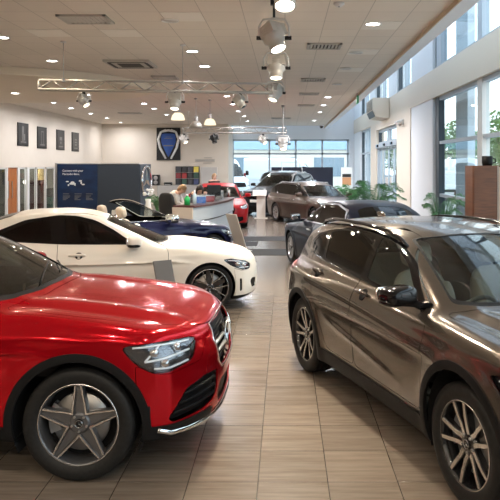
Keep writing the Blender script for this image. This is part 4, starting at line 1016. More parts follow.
# left wall: plain upper part, office front below
b = MB(); b.box(XL-.2, XL, YN, YB+.2, 1.98, HC); b.box(XL-.2, XL, 28.3, YB+.2, 0, 1.98); b.box(XL-.2, XL, YN, 19.0, 0, 1.98); st(b.build('wall_left', 'wall_white'))
b = MB(); b.box(XL, -3.0, YB, YB+.2, 0, HC); b.box(-3.2, -3.0, YB+.2, YF, 0, HC); st(b.build('wall_back', 'wall_white'))
b = MB(); b.box(-12.2, -12.1, 18.9, 36, 0, 2.3); b.box(-12.2, XL-.2, 35.9, 36, 0, 2.3); b.box(-12.2, XL-.2, 18.9, 19, 0, 2.3); b.box(-12.2, XL-.2, 18.9, 36, 2.3, 2.35); st(b.build('wall_office', mat('office wall', (.12, .13, .125), .7)))
def yl(px): return XL*F/(px - CX)
def pxy(px): return yl(px)
for k, (p0, p1, kind) in enumerate(((-12, 6.5, 'pane'), (20, 26, 'pane'), (29.5, 36, 'pane'), (37.2, 45.5, 'pane'), (46.5, 55, 'pane'))):
    y0, y1 = yl(p0), yl(p1); b = MB()
    for q in (y0, y1-.05): b.box(XL-.05, XL-.02, q, q+.05, 0, 1.98)
    b.box(XL-.05, XL-.02, y0, y1, 1.92, 1.98); b.box(XL-.05, XL-.02, y0, y1, 0, .10)
    w = st(b.build('window_%d' % (k+1), 'frame_white', bevel=.008)); g = MB(); g.box(XL-.04, XL-.032, y0+.05, y1-.05, .1, 1.92); g.build('pane', 'pane_office', w)
b = MB(); b.box(XL-.1, XL-.04, yl(8), yl(18), 0, 1.98); d = st(b.build('door_1', 'wood_door', bevel=.006))
for dy in (.06, .4): 
    h = MB(); h.box(XL-.04, XL-.01, yl(8)+dy, yl(8)+dy+.03, .9, 1.5); h.build('door_handle', 'satin', d, .004)
b = MB(); b.box(XL-.05, XL, yl(6.5), yl(8), 0, 1.98); b.box(XL-.05, XL, yl(18), yl(20), 0, 1.98); b.box(XL-.05, XL+.02, yl(27), yl(29), 0, 1.98); b.box(XL-.05, XL, yl(55), 28.3, 0, 1.98); st(b.build('trim_5', 'frame_white'))
# things inside the office, and added panels that light it
def simple(name, label, cat, mats, fn, group=None, bevel=.006, loc=None):
    b = MB(); fn(b); o = b.build(name, mats, None, bevel, loc); tag(o, label, cat, group); return o
M['cream_card'] = mat('cream card', (.85, .66, .33), .6); M['maroon'] = mat('maroon laminate', (.11, .03, .03), .4)
M['teal_dark'] = mat('dark teal', (.03, .10, .10), .5); M['white_card'] = mat('white card', (.82, .82, .80), .5)
def f_(y0, y1, z0, z1, x=-11.9, d=.05): return lambda b: b.box(x, x+d, y0, y1, z0, z1)
def yo(px, x=-11.9): return x*F/(px - CX)
simple('notice_board', 'cream notice board behind the office pane, split by a dark rail', 'board', 'cream_card', f_(yo(37.5), yo(45), .45, 1.95))
simple('board_rail', 'dark rail crossing the cream notice board in the office', 'rail', 'black_metal', f_(yo(37.5), yo(45), 1.18, 1.25, -11.85, .03))
simple('wall_planner', 'cream and white wall planner in the office beside the notice board', 'board', 'white_card', f_(yo(46), yo(53), .9, 1.95))
simple('filing_cabinet', 'maroon cabinet standing behind the office pane', 'cabinet', 'maroon', f_(yo(30), yo(35.5), 0, 1.35, -11.9, .5))
simple('storage_cabinet', 'dark teal low cabinet under the office notice boards', 'cabinet', 'teal_dark', f_(yo(38), yo(55), 0, .5, -11.7, .5))
o = simple('desk_lamp', 'small lit white globe lamp beside the orange wooden door', 'lamp', [emit_mat('globe glow', (1, .97, .9), 3)], lambda b: b.blob((-11.0, -11.0*F/(25-CX), 1.35), (.09, .09, .09), 2, 14, 8), bevel=0)
b = MB(); y = -11.0*F/(25-CX); b.cyl((-11.0, y, .0), (-11.0, y, 1.28), .015, n=8); b.build('lamp_stem', 'black_metal', o)
for k, y in enumerate((24.5, 31.0)):  # added glow panels that brighten the office interior
    simple('added_office_panel', 'flat added glow panel on the office ceiling, %s' % ('near the orange door', 'over the cream notice board')[k], 'light', [emit_mat('added office glow', (1, .90, .72), 38)], f_(y-.5, y+.5, 2.28, 2.298, -11.4, .6), bevel=0)
# right-hand window wall
def yr(px): return XR*F/(px - CX)
ZB0, ZB1, ZT, ZS = 3.86, 4.62, 2.66, 1.28
def piece(name, y0, y1, z0, z1, m, x0=XR, x1=XR+.3, bev=0): 
    b = MB(); b.box(x0, x1, y0, y1, z0, z1); return st(b.build(name, m, bevel=bev))
piece('beam_right', YN, YF, ZB0, ZB1, 'beige', XR-.04, XR+.3)
piers = [(17.8, 20.8), (34.8, YF)]
for y0, y1 in piers: piece('pier', y0, y1, 0, 6.2, 'pier_white', XR-.02)
piece('pier', 23.6, 25.4, ZB1, 6.2, 'pier_white', XR-.02); piece('pier', 29.2, 31.0, ZB1, 6.2, 'pier_white', XR-.02)
piece('pier', 20.8, 23.3, 0, ZB0, 'beige', XR-.06); piece('pier', 28.6, 30.4, 0, ZB0, 'beige', XR-.06)
piece('lintel', 23.3, 28.6, 3.55, ZB0, 'beige', XR-.05)
WN = [6]
def window(y0, y1, z0, z1, muls=(), trans=(), fm='frame_grey', fw=.09, dark_end=True):
    b = MB(); x0, x1 = XR+.06, XR+.2
    b.box(x0, x1, y0, y0+fw, z0, z1); b.box(x0, x1, y1-fw, y1, z0, z1, 1 if dark_end else 0); b.box(x0, x1, y0, y1, z0, z0+fw); b.box(x0, x1, y0, y1, z1-fw, z1)
    for q, w, mi in muls: b.box(x0-.02, x1, q-w/2, q+w/2, z0, z1, mi)
    for q in trans: b.box(x0, x1, y0, y1, q-.04, q+.04)
    w = st(b.build('window_%d' % WN[0], [fm, 'frame_dark', 'frame_white'])); WN[0] += 1
    g = MB(); g.box(XR+.12, XR+.132, y0+fw, y1-fw, z0+fw, z1-fw); g.build('pane', 'pane', w)
window(11.0, 17.8, 0, ZB0, [(17.5, .3, 1), (13.7, .34, 2), (12.2, .12, 2)], (ZT, ZS))
window(4.0, 11.0, 0, ZB0, [(9.0, .12, 2), (7.2, .3, 2), (5.4, .12, 2)], (ZT, ZS))
window(-3.0, 4.0, 0, ZB0, [(2.2, .12, 2), (.5, .3, 2), (-1.4, .12, 2)], (ZT, ZS)); window(YN, -3.0, 0, ZB0, [(-5, .12, 2), (-7, .12, 2)], (ZT, ZS))
window(11.0, 17.8, ZB1, 6.2, [(17.35, .5, 0), (13.7, .34, 0)]); window(4.0, 11.0, ZB1, 6.2, [(7.2, .3, 0)]); window(-3.0, 4.0, ZB1, 6.2); window(YN, -3, ZB1, 6.2)
window(20.8, 23.6, ZB1, 6.2, [(22.2, .1, 0)]); window(25.4, 29.2, ZB1, 6.2, [(27.3, .1, 0)]); window(31.0, 34.8, ZB1, 6.2, [(33, .1, 0)])
window(30.4, 34.8, 0, ZB0, [(32.6, .12, 0)], (ZT,)); window(23.3, 28.6, 2.95, 3.55, [(26, .1, 0)])
b = MB(); b.box(XR+.40, XR+.58, 15.9, 17.0, 0, 6.2); st(b.build('column', 'column_blue'))
# sliding door in the window wall
b = MB(); b.box(XR-.08, XR+.2, 23.3, 28.6, 2.78, 2.95)
for q in (23.3, 28.45): b.box(XR, XR+.2, q, q+.15, 0, 2.78)
d = st(b.build('door_2', 'frame_grey', bevel=.01))
for q0, q1 in ((23.5, 24.9), (24.9, 26.2), (26.2, 27.4), (27.4, 28.4)):
    l = MB(); x = XR+.1
    for q in (q0, q1-.07): l.box(x, x+.05, q, q+.07, .02, 2.76)
    l.box(x, x+.05, q0, q1, 2.68, 2.76); l.box(x, x+.05, q0, q1, .02, .14); l.box(x, x+.05, q0, q1, 1.02, 1.07)
    lo = l.build('door_leaf', 'frame_grey', d); g = MB(); g.box(x+.02, x+.03, q0+.07, q1-.07, .14, 2.68); g.build('pane', 'pane', lo)
for q in (24.2, 26, 27.8): s_ = MB(); s_.box(XR-.14, XR-.08, q-.12, q+.12, 2.82, 2.92); s_.build('door_sensor', 'gloss_black', d, .01)
# glazed end wall
b = MB(); b.box(-3.0, XR+.3, YF, YF+.3, 3.55, 6.4); b.box(XR-.3, XR+.3, YF-.02, YF+.3, 0, 3.55); st(b.build('wall_far', 'pier_white'))
b = MB()
for q in (-3.0, -.9, .62, 2.15, 3.62): b.box(q-.05, q+.05, YF+.05, YF+.18, 0, 3.55)
for q in (.05, 2.72, 3.5): b.box(-3.0, 3.7, YF+.05, YF+.18, q-.05, q+.05)
w = st(b.build('window_%d' % WN[0], 'frame_grey')); g = MB(); g.box(-3.0, 3.7, YF+.1, YF+.112, .1, 3.5); g.build('pane', 'pane', w); WN[0] += 1
# unseen walls behind and beside the photographer, made dark to deepen car reflections
b = MB(); b.box(-14, XR+.3, YN-.2, YN, 0, 6.4); st(b.build('wall_front', 'wall_dark'))
b = MB(); b.box(-14.2, -14, YN, 40, 0, HC+.3); st(b.build('wall_side', 'wall_dark'))

# ------------------------------------------------------------------ outside
b = MB(); b.box(-60, 60, -40, 140, -.2, -.08); st(b.build('ground', 'asphalt'))
M['far_blue'] = mat('blue grey cladding', (.33, .47, .58), .5); M['far_cream'] = mat('cream render', (.72, .68, .60), .6); M['far_glass'] = mat('far glazing', (.20, .27, .33), .1)
root = empty('building', (-2, 66, -.08)); tag(root, 'long low building with blue upper cladding across the forecourt', 'building')
b = MB(); b.box(-30, 11, 0, 10, 0, 3.7); b.build('wall', 'far_cream', root); b = MB(); b.box(-30.2, 11.2, -.3, 10, 3.7, 6.6); b.build('fascia', 'far_blue', root)
for i in range(8): b = MB(); b.box(-28+i*4.7, -25+i*4.7, -.05, .05, 1.0, 2.9); b.build('window', 'far_glass', root)
M['navy_panel'] = mat('navy panel', (.012, .016, .035), .35)
root = empty('display_wall', (1.3, 36.4, 0)); tag(root, 'low navy display wall with slanted white supports behind the parked cars', 'display wall')
b = MB(); b.box(-2.05, 1.35, 0, .12, 0, 1.95); b.build('panel', 'navy_panel', root, .01)
for x, d in ((-1.62, .14), (-.2, -.14)): b = MB(); b.bar((x, -.02, .1), (x+d*1.2, -.02, 1.94), .05, .03, up=(0,1,0)); b.build('support', 'white_metal', root)

M['leaf'] = noise_mat('tree leaf', (.06, .17, .03), (.16, .28, .06), 4, .5); M['bark'] = noise_mat('bark', (.10, .075, .05), (.16, .12, .085), 8, .9)
M['palm'] = noise_mat('palm leaf', (.020, .10, .022), (.05, .18, .04), 6, .4); M['pot'] = mat('dark planter', (.05, .05, .055), .4); M['soil'] = mat('soil', (.03, .02, .015), .9)
def tree(loc, h, rad, label):
    r = empty('tree', loc); tag(r, label, 'tree'); b = MB()
    b.tube([(0,0,0),(.05,.02,h*.3),(.0,.05,h*.6)], [.16,.12,.05], 8)
    for i in range(7): a = i*2.4; b.tube([(0,.03,h*.3+i*.05*h*.6),(math.cos(a)*rad*.6, math.sin(a)*rad*.6, h*.45+i*.06*h)], [.06,.015], 6)
    b.build('trunk', 'bark', r); b = MB(); R = random.Random(int(loc[0]*13+loc[1]*7))
    for i in range(1500):
        d = Vector((R.gauss(0,1), R.gauss(0,1), R.gauss(0,1))).normalized()*(R.random()**.4); p = Vector((d.x*rad, d.y*rad, h*.66+d.z*h*.36))
        u = Vector((R.gauss(0,1), R.gauss(0,1), R.gauss(0,.6))).normalized()*.20; v = u.cross(Vector((R.gauss(0,1), R.gauss(0,1), 1))).normalized()*.10
        b.add([p-u, p+v, p+u, p-v], [(0,1,2,3)])
    b.build('crown', 'leaf', r)
tree((12.2, 47, -.08), 5.2, 1.9, 'green tree outside, framed by the window beside the white pier'); tree((17.2, 56, -.08), 5.0, 2.2, 'round green tree outside beyond the white box trailer'); tree((16.6, 49, -.08), 6.4, 2.1, 'tall green tree outside in the window over the wooden cabinet')
tree((12.5, 74, -.08), 5.0, 2.4, 'distant green tree standing past the sliding door')
root = empty('box_trailer', (10.3, 40, -.08)); tag(root, 'white box trailer parked outside the big window', 'trailer')
b = MB(); b.box(-1.3, 1.3, -1.2, 3.2, .7, 2.5); b.build('body', 'vanwhite', root, .05)
for y in (0, 2.2):
    for x in (-1.05, 1.05): b = MB(); b.cyl((x-.12, y, .36), (x+.12, y, .36), .36, n=20); b.build('wheel', 'rubber', root, .03)
b = MB(); b.box(-1.0, 1.0, -1.2, 3.2, .55, .7); b.build('chassis', 'black_metal', root)
def van(loc, rz, label):
    """large panel van, nose along local +x"""
    S = dict(D=[(1.02,.75),(.95,1.0),(.7,1.18),(.3,1.30),(-.2,1.42),(-.6,1.45),(-4.8,1.45),(-5.2,1.3)],
        R=[(.45,1.16),(.1,1.42),(-.3,1.85),(-.65,2.22),(-1.0,2.50),(-1.4,2.62),(-2,2.66),(-4.6,2.66),(-5.1,2.6)],
        W=[(1.1,.88),(.5,.97),(0,1.0),(-5.1,1.0)], S=[(.2,.97),(.5,1.0),(1.2,1.0),(1.6,.98)],
        GB=[(.3,.90),(-.6,.975),(-5.1,.985)], GT=[(.3,.70),(-.6,.80),(-1.5,.86),(-5.1,.87)], gz=(1.40,2.65),
        N=[(.2,.92),(.5,1.0),(.8,1.0),(1.1,.86)], T=[(.2,-4.95),(1,-5.0),(2.7,-4.97)], wx=(0,-3.66), r=.36, Ra=.42, flare=.012, zb=.3, crown=.04, pn=(.26,3), pt=(.05,4), xs=-2.5, cs=.2, csr=.0, k=(.1,.08,.08), kr=.12)
    car = Car(S, .05, 'van'); sd = lambda x,a,z: .5-a
    car.cut(lambda x,y,z: np.maximum(np.minimum(*[np.hypot(x-q, z-.36) for q in (0,-3.66)]) - .42, .5 - np.abs(y)))
    ws = car.cut(car.view('top', [(.28,-.1),(.2,.5),(.05,.76),(-.78,.70),(-.72,-.1)], lambda x,a,z: 1.38-z, .06))
    sw = car.cut(car.view('side', [(-.05,1.40),(-.95,1.38),(-.95,2.05),(-.62,2.05)], sd, .08)); hl = car.cut(car.view('side', [(.35,1.0),(.62,1.14),(.92,1.0),(.9,.78),(.7,.74)], lambda x,a,z: .5-a))
    gr = car.cut(car.view('front', [(-.1,1.02),(.5,1.0),(.56,.72),(-.1,.70)], lambda x,a,z: .5-x)); tl = car.cut(car.view('rear', [(.84,.8),(1.1,.8),(1.1,1.6),(.84,1.6)], lambda x,a,z: x+4.8)); lo = car.cut(lambda x,y,z: z-.46)
    dr = car.cut(car.view('side', [(.10,.5),(-1.05,.5),(-1.05,2.2),(-.55,2.2),(.08,1.4)], sd), .006); sl = car.cut(car.view('side', [(-1.1,.5),(-2.35,.5),(-2.35,2.35),(-1.1,2.3)], sd), .006)
    c2 = ['vanwhite', 'inner']; car.add('body', car.T, c2); D_ = car.add('front_door', dr, c2, both=True); car.add('sliding_door', sl, c2, both=True)
    car.add('windscreen', ws, ['glass_dark']*2, outer=-.003, thick=.005); car.add('side_window', sw, ['glass_dark']*2, D_, -.003, .005, both=True); car.add('headlight', hl, ['lamp_silver', 'inner'], both=True)
    car.add('grille', gr, ['black_plastic', 'inner'], outer=-.02); car.add('tail_lamp', tl, ['tail_red', 'inner'], both=True); car.add('bumper_trim', lo, ['black_plastic', 'inner'])
    finish_wheels(car, 'dark', .22, .22, 20, False); arch_liners(car); underbody(car); mirror(car, -.15, 1.62, 1.14, 'black_plastic', (.07,.1,.15), 'black_plastic')
    car.root.location = loc; car.root.rotation_euler = (0, 0, rz); tag(car.root, label, 'van'); return car
# ------------------------------------------------------------------ cars on the floor
def put(car, px, py, head, label, dy=.035):
    S = car.S; Y = F*CZ/(py-CY); c = ((px-CX)/F*Y, Y); place(car, c, head, float(pch(S['W'])(0)) - dy)
    tag(car.root, label, 'car'); return car
rad = math.radians
put(red_suv(), 78, 482, rad(-1.2), 'glossy red SUV with black arch cladding and star-shaped grey alloy wheels')
gc = bronze_suv(); stretch(gc, 1.02); pitch(gc, .012, -2.7, .36); gc.root.scale = (1.03, 1.03, 1.03)
put(gc, 464, 505, math.atan2(4.007-6.648, 1.087-.197), 'metallic grey-brown compact SUV with black roof rails and black door mirror')
put(coupe('white'), 210, 311, rad(13), 'cream-white two-door coupe parked behind the red SUV')
cv = coupe('navy', True, .03); stretch(cv, 1.04); put(cv, 213, 268.5, rad(44), 'dark blue open convertible with cream seats behind the white coupe')
c, P_, L_ = far_car('midnight', SALOON, .032, 'plain', .235, 24, 'satin'); S = c.S
# seen from its left rear: nose away from the photographer
hd = rad(105); yt = .87; cx, cy = (290.5-CX)/F*13.95, 13.95
c.root.location = (cx + yt*math.sin(hd), cy - yt*math.cos(hd), 0); c.root.rotation_euler = (0, 0, hd); tag(c.root, 'near-black saloon with bright window surrounds between the grey-brown SUV and the brown estate', 'car')
c, P_, L_ = far_car('brown', ESTATE, .036, 'plain', .235, 22, rails=True); put(c, 314, 228, rad(-64), 'metallic brown estate car parked beyond the near-black saloon')
c, P_, L_ = far_car('cherry', HATCH, .038, 'dark', .22, 20); put(c, 195, 228, rad(-82), 'bright red hatchback peeping out behind the reception counter')
c, P_, L_ = far_car('slate', BIGSUV, .042, 'dark', .25, 20, rails=True, rim='satin'); number_plate(c, 'front', .62); c.root.location = (-.80, 27.3, 0); c.root.rotation_euler = (0, 0, rad(-115)); tag(c.root, 'dark grey SUV with front number plate behind the brown estate', 'car')
proto_silver = far_car('silver', BIGSUV, .042, 'dark', .25, 20, rails=True, rim='satin')[0]
proto_silver.root.location = (1.05, 33.0, 0); proto_silver.root.rotation_euler = (0, 0, rad(-60)); tag(proto_silver.root, 'silver-blue SUV with roof rails parked last before the navy display wall', 'car')
van((2.1, 46.4, -.08), 0, 'long white panel van parked outside the glazed end wall, its red tail lamp showing')
v2 = van((-3.45, 43.6, -.08), rad(-62), 'white van outside with its blue-tinted windscreen next to the white wall end')

# ------------------------------------------------------------------ ceiling fittings
M['glow'] = emit_mat('lamp glow', (1, .93, .82), 26); M['glow_soft'] = emit_mat('pendant glow', (1, .88, .66), 5); M['glow_cool'] = emit_mat('cool lamp glow', (.93, .95, 1), 30)
def area(parent, loc, size, energy, col=(1,.90,.76), spread=None, rot=None):
    l = bpy.data.lights.new('lamp_light', 'AREA'); l.shape = 'DISK'; l.size = size; l.energy = energy; l.color = col
    if spread: l.spread = spread
    o = bpy.data.objects.new('lamp_light', l); COL.objects.link(o); o.parent = parent; o.location = loc
    if rot is not None: o.rotation_euler = rot
    return o
E_SCALE = 1.0
def downlight_proto(r, on=True, cool=False):
    t = empty('ceiling_downlight'); b = MB(); b.lathe([(r*.98, .0), (r*1.28, .0), (r*1.25, -.014), (r*1.05, -.016), (r*.98, -.004)], 24); b.build('bezel', 'white_metal', t)
    d = MB(); d.lathe([(.001, -.006), (r*.99, -.006), (r*.99, -.001)], 24); d.build('diffuser', ('glow_cool' if cool else 'glow') if on else 'off', t); return t
ceil_z = lambda x, y: HC - .181 if ((max(x, XL)+9.4)/5.75)**2 + ((y-17.7)/3.7)**2 < 1 and x < -3.7 else HC - .001
PROTO = {}
DL = [  # pixel, cool?, description
    (2, 37, 0, 'downlight cut by the photo edge, above the end of the front truss'), (52, 60.5, 0, 'downlight just above the left end of the front truss'),
    (192, 51, 1, 'cool downlight left of the stage spotlights, upper of two close together'), (204.5, 66, 1, 'cool downlight left of the stage spotlights, lower of two close together'),
    (373, 23.5, 0, 'bright downlight alone on its white tile near the window wall'), (15, 93, 0, 'warm downlight at the wall end of the rounded plaster drop'),
    (87, 94.5, 0, 'warm downlight under the rounded plaster drop, beside the small truss spot'), (53, 102.5, 1, 'first downlight of the row along the picture wall'),
    (71, 108, 1, 'second downlight of the row along the picture wall'), (91, 113.5, 1, 'third downlight of the row along the picture wall'), (107, 118, 1, 'fourth downlight of the row along the picture wall'),
    (121, 122.3, 1, 'last downlight of the picture wall row, close to the back wall'), (144, 103.5, 1, 'downlight left of the hanging dome pendants, nearest of its row'),
    (154, 108.5, 1, 'downlight left of the hanging dome pendants, second of its row'), (166.5, 114.5, 1, 'downlight left of the hanging dome pendants, third of its row'),
    (227, 96, 1, 'downlight right of the front truss spot, first of the central row'), (233, 104, 1, 'second downlight of the central row running to the end glazing'),
    (238, 111, 1, 'third downlight of the central row running to the end glazing'), (244, 116, 1, 'fourth downlight of the central row running to the end glazing'),
    (247.5, 121, 1, 'fifth and last downlight of the central row by the end glazing'), (328, 97, 1, 'first downlight of the row beside the exit sign'),
    (323.5, 105, 1, 'second downlight of the row beside the exit sign'), (320, 112, 1, 'third downlight of the row beside the exit sign'), (314, 120.5, 1, 'fourth downlight of the row, next to the end glazing')]
def place_dl(loc, cool, label, e, on=True, r=.105):
    key = (on, cool)
    if key not in PROTO: PROTO[key] = o = downlight_proto(r, on, cool)
    else: o = copy_tree(PROTO[key])
    for k in list(kids(o)):
        if k.type == 'LIGHT': bpy.data.objects.remove(k)
    o.location = loc; tag(o, label, 'light', 'recessed ceiling downlights')
    if on and e: area(o, (0, 0, -.022), .15, e, (.95,.95,1) if cool else (1,.86,.68), PI*.95)
    return o
E_DL = 62
for px, py, cool, lab in DL:
    p = at_z(px, py, HC); z = ceil_z(p.x, p.y)
    if z < HC - .05: p = at_z(px, py, z)
    place_dl((p.x, p.y, z), bool(cool), 'small recessed ' + lab, E_DL*(2.6 if px > 310 else 1))
for px, py, lab in ((356, 52, 'unlit grey recessed lamp on a white tile, nearer of the two unlit ones'), (346, 68, 'unlit grey recessed lamp on a white tile, further of the two unlit ones'), (337, 84, 'dim unlit recessed lamp before the exit sign')):
    p = at_z(px, py, HC); place_dl((p.x, p.y, HC-.007), False, lab, 0, False)
# the same lamps go on over the near half of the hall, above the frame: grouped, they only show as reflections
n_ = 0
for y in (-5.0, -1.5, 2.0, 5.5):
    for x in (-6.5, -4.0, -1.6, .6):
        place_dl((x + .3*((n_ % 3)-1), y, HC-.001), False, 'recessed ceiling downlight over the near half of the hall', E_DL*(1.3 if y < 0 else .55)); n_ += 1
M['plaster_white'] = mat('white tile', (.88, .82, .73), .7)
def ceiling_tile(px, py, label, nm='ceiling_tile'):
    p = at_z(px, py, HC); x = (round((p.x)/.6 - .5)+.5)*.6; y = (round((p.y+.2)/.6 - .5)+.5)*.6 - .2
    b = MB(); b.box(x-.29, x+.29, y-.29, y+.29, HC-.006, HC+.01); return tag(b.build(nm, 'plaster_white'), kind='structure')
def vent(px, py, label, w=.55, d=.55, z=HC):
    p = at_z(px, py, z); r = empty('ceiling_vent', (p.x, p.y, z)); tag(r, label, 'vent', 'air vents in the ceiling')
    b = MB()
    for x0, x1, y0, y1 in ((-w/2, w/2, -d/2, -d/2+.05), (-w/2, w/2, d/2-.05, d/2), (-w/2, -w/2+.05, -d/2, d/2), (w/2-.05, w/2, -d/2, d/2)): b.box(x0, x1, y0, y1, -.03, 0)
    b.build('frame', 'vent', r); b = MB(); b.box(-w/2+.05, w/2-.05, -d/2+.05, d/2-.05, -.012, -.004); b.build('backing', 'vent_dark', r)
    n = max(3, int(w/.075))
    for i in range(n): s = MB(); x = -w/2+.08+(w-.16)*i/(n-1); s.obox((x, 0, -.018), (.022, 0, .010), (0, d/2-.05, 0), (-.0016, 0, .003)); s.build('louvre', 'vent', r)
    return r
for q_ in ((373, 23.5, 'white ceiling tile holding the lone bright downlight'), (356, 52, 'white ceiling tile holding the nearer unlit lamp'), (346, 68, 'white ceiling tile holding the further unlit lamp'), (62, 36, 'blank white ceiling tile by the left suspension wire'), (170, 20, 'white ceiling tile with a dark centre, right of the square vent'), (112, 36, 'blank white ceiling tile right of the left suspension wire')): ceiling_tile(*q_)
q_ = at_z(170, 20, HC); place_dl((q_.x, q_.y, HC-.007), False, 'unlit grey recessed lamp on the white tile right of the square vent', 0, False)
vent(86, 18.5, 'slatted square air vent in the ceiling nearest the left', .72); vent(324, 45.5, 'slatted air vent between the spotlights and the window wall, nearest of its row', .62); vent(313, 79.5, 'second slatted air vent of the row beside the spotlights', .62)
vent(309, 93.5, 'third slatted air vent of the row beside the spotlights', .6); vent(306, 105, 'fourth slatted air vent of the row beside the spotlights', .6); vent(281, 118, 'farthest air vent, above the second truss', .9); vent(165, 77, 'dark slatted air vent touching the front truss', .6); vent(130, 113, 'small air vent beside the picture wall row of downlights', .9)
p = at_z(131, 63, HC); r = empty('air_cassette', (p.x, p.y, HC)); tag(r, 'square ceiling air conditioning cassette above the front truss', 'air conditioner')
b = MB(); b.box(-.48, .48, -.48, .48, -.05, 0); b.build('panel', 'vent', r, .012); b = MB(); b.box(-.24, .24, -.24, .24, -.058, -.05); b.build('grille', 'vent_dark', r)
for x0, x1, y0, y1 in ((-.40, .40, -.42, -.35), (-.40, .40, .35, .42), (-.42, -.35, -.33, .33), (.35, .42, -.33, .33)): b = MB(); b.box(x0, x1, y0, y1, -.056, -.05); b.build('outlet', 'vent_dark', r)
p = at_z(339, 3, HC); r = empty('smoke_detector', (p.x, p.y, HC)); tag(r, 'small round white smoke detector on the ceiling', 'smoke detector'); b = MB(); b.lathe([(.001, -.05), (.04, -.05), (.055, -.03), (.075, -.02), (.075, 0)], 20); b.build('housing', 'white_metal', r); b = MB(); b.lathe([(.001, -.056), (.012, -.054), (.013, -.05)], 8); b.build('sensor_head', 'black_metal', r)
p = at_y(346, 124, 34.0); r = empty('ceiling_camera', (2.0, 36.2, HC)); tag(r, 'small black dome camera at the far ceiling corner', 'camera', kind='thing'); b = MB(); b.lathe([(.001, -.17), (.07, -.14), (.10, -.07), (.10, 0)], 16); b.build('dome', 'gloss_black', r); b = MB(); b.lathe([(.10, -.05), (.125, -.04), (.125, 0)], 16); b.build('collar', 'white_metal', r)
# exit sign
r = empty('exit_sign', (2.18, 19.9, HC)); tag(r, 'green running man exit sign hanging at the ceiling edge', 'sign')
b = MB(); b.box(-.02, .02, -.19, .19, -.33, -.10); b.build('panel', mat('exit green', (.02, .42, .16), .4, emit=(.05, .8, .3), estr=.04), r, .005)
for y in (-.12, .12): b = MB(); b.cyl((0, y, -.10), (0, y, 0), .008, n=6); b.build('hanger', 'grey_metal', r)
b = MB(); x = -.0225
b.blob((x, .03, -.155), (.004, .02, .02), 2, 10, 6); b.bar((x, .02, -.175), (x, -.01, -.235), .004, .03); b.bar((x, -.01, -.235), (x, -.06, -.25), .004, .018); b.bar((x, -.01, -.235), (x, .03, -.30), .004, .018); b.bar((x, .02, -.185), (x, .07, -.21), .004, .012); b.box(x-.002, x+.002, -.15, -.09, -.31, -.14)
b.build('running_man_symbol', 'white_card', r)

# ------------------------------------------------------------------ trusses and their lamps
def truss(p0, p1, label, wires, hgt=.17, dep=.15):
    p0, p1 = Vector(p0), Vector(p1); r = empty('lighting_truss', p0); tag(r, label, 'truss'); d = p1 - p0; L = d.length; t = d.normalized(); sd = t.cross(Vector((0,0,1))).normalized()
    O = [Vector((0,0,hgt)), sd*dep/2, -sd*dep/2]
    for o in O: b = MB(); b.tube([o, o + d], .021, 8); b.build('chord', 'truss_metal', r)
    n = int(L/.22); b = MB()
    for i in range(n):
        a, c = t*L*i/n, t*L*(i+1)/n
        for u, v in ((0,1),(0,2),(1,2)): b.tube([a + O[u if i % 2 else v], c + O[v if i % 2 else u]], .0085, 5)
    for e in (Vector((0,0,0)), d):
        for u, v in ((0,1),(0,2),(1,2)): b.tube([e + O[u], e + O[v]], .016, 6)
    b.build('lattice', 'truss_metal', r)
    for s in wires:
        q = d*s + Vector((0,0,hgt)); b = MB(); b.tube([q, Vector((q.x, q.y, HC - p0.z - q.z + q.z))], .006, 5); b.cyl(q - Vector((0,0,.03)), q + Vector((0,0,.03)), .03, n=10); w = b.build('suspension_wire', 'grey_metal', r)
        c = MB(); c.cyl((q.x, q.y, HC - p0.z - .02), (q.x, q.y, HC - p0.z), .05, n=12); c.build('ceiling_rose', 'white_metal', w)
    return r
M['truss_metal'] = mat('truss metal', (.42, .39, .35), .35, .35)
a0, a1 = at_y(39, 89.5, 11.6), at_y(272, 93, 12.2); truss(a0, a1, 'long metal lattice truss hanging nearest, carrying spotlights', (.10, .605))
a2, a3 = at_y(183, 133, 27), at_y(286, 133, 27.3); truss(a2, a3, 'second lattice truss hanging further back before the end glazing', (.05, .55, .98), .22, .2)
M['lamp_body'] = mat('spotlight grey body', (.56, .54, .50), .4, .2)
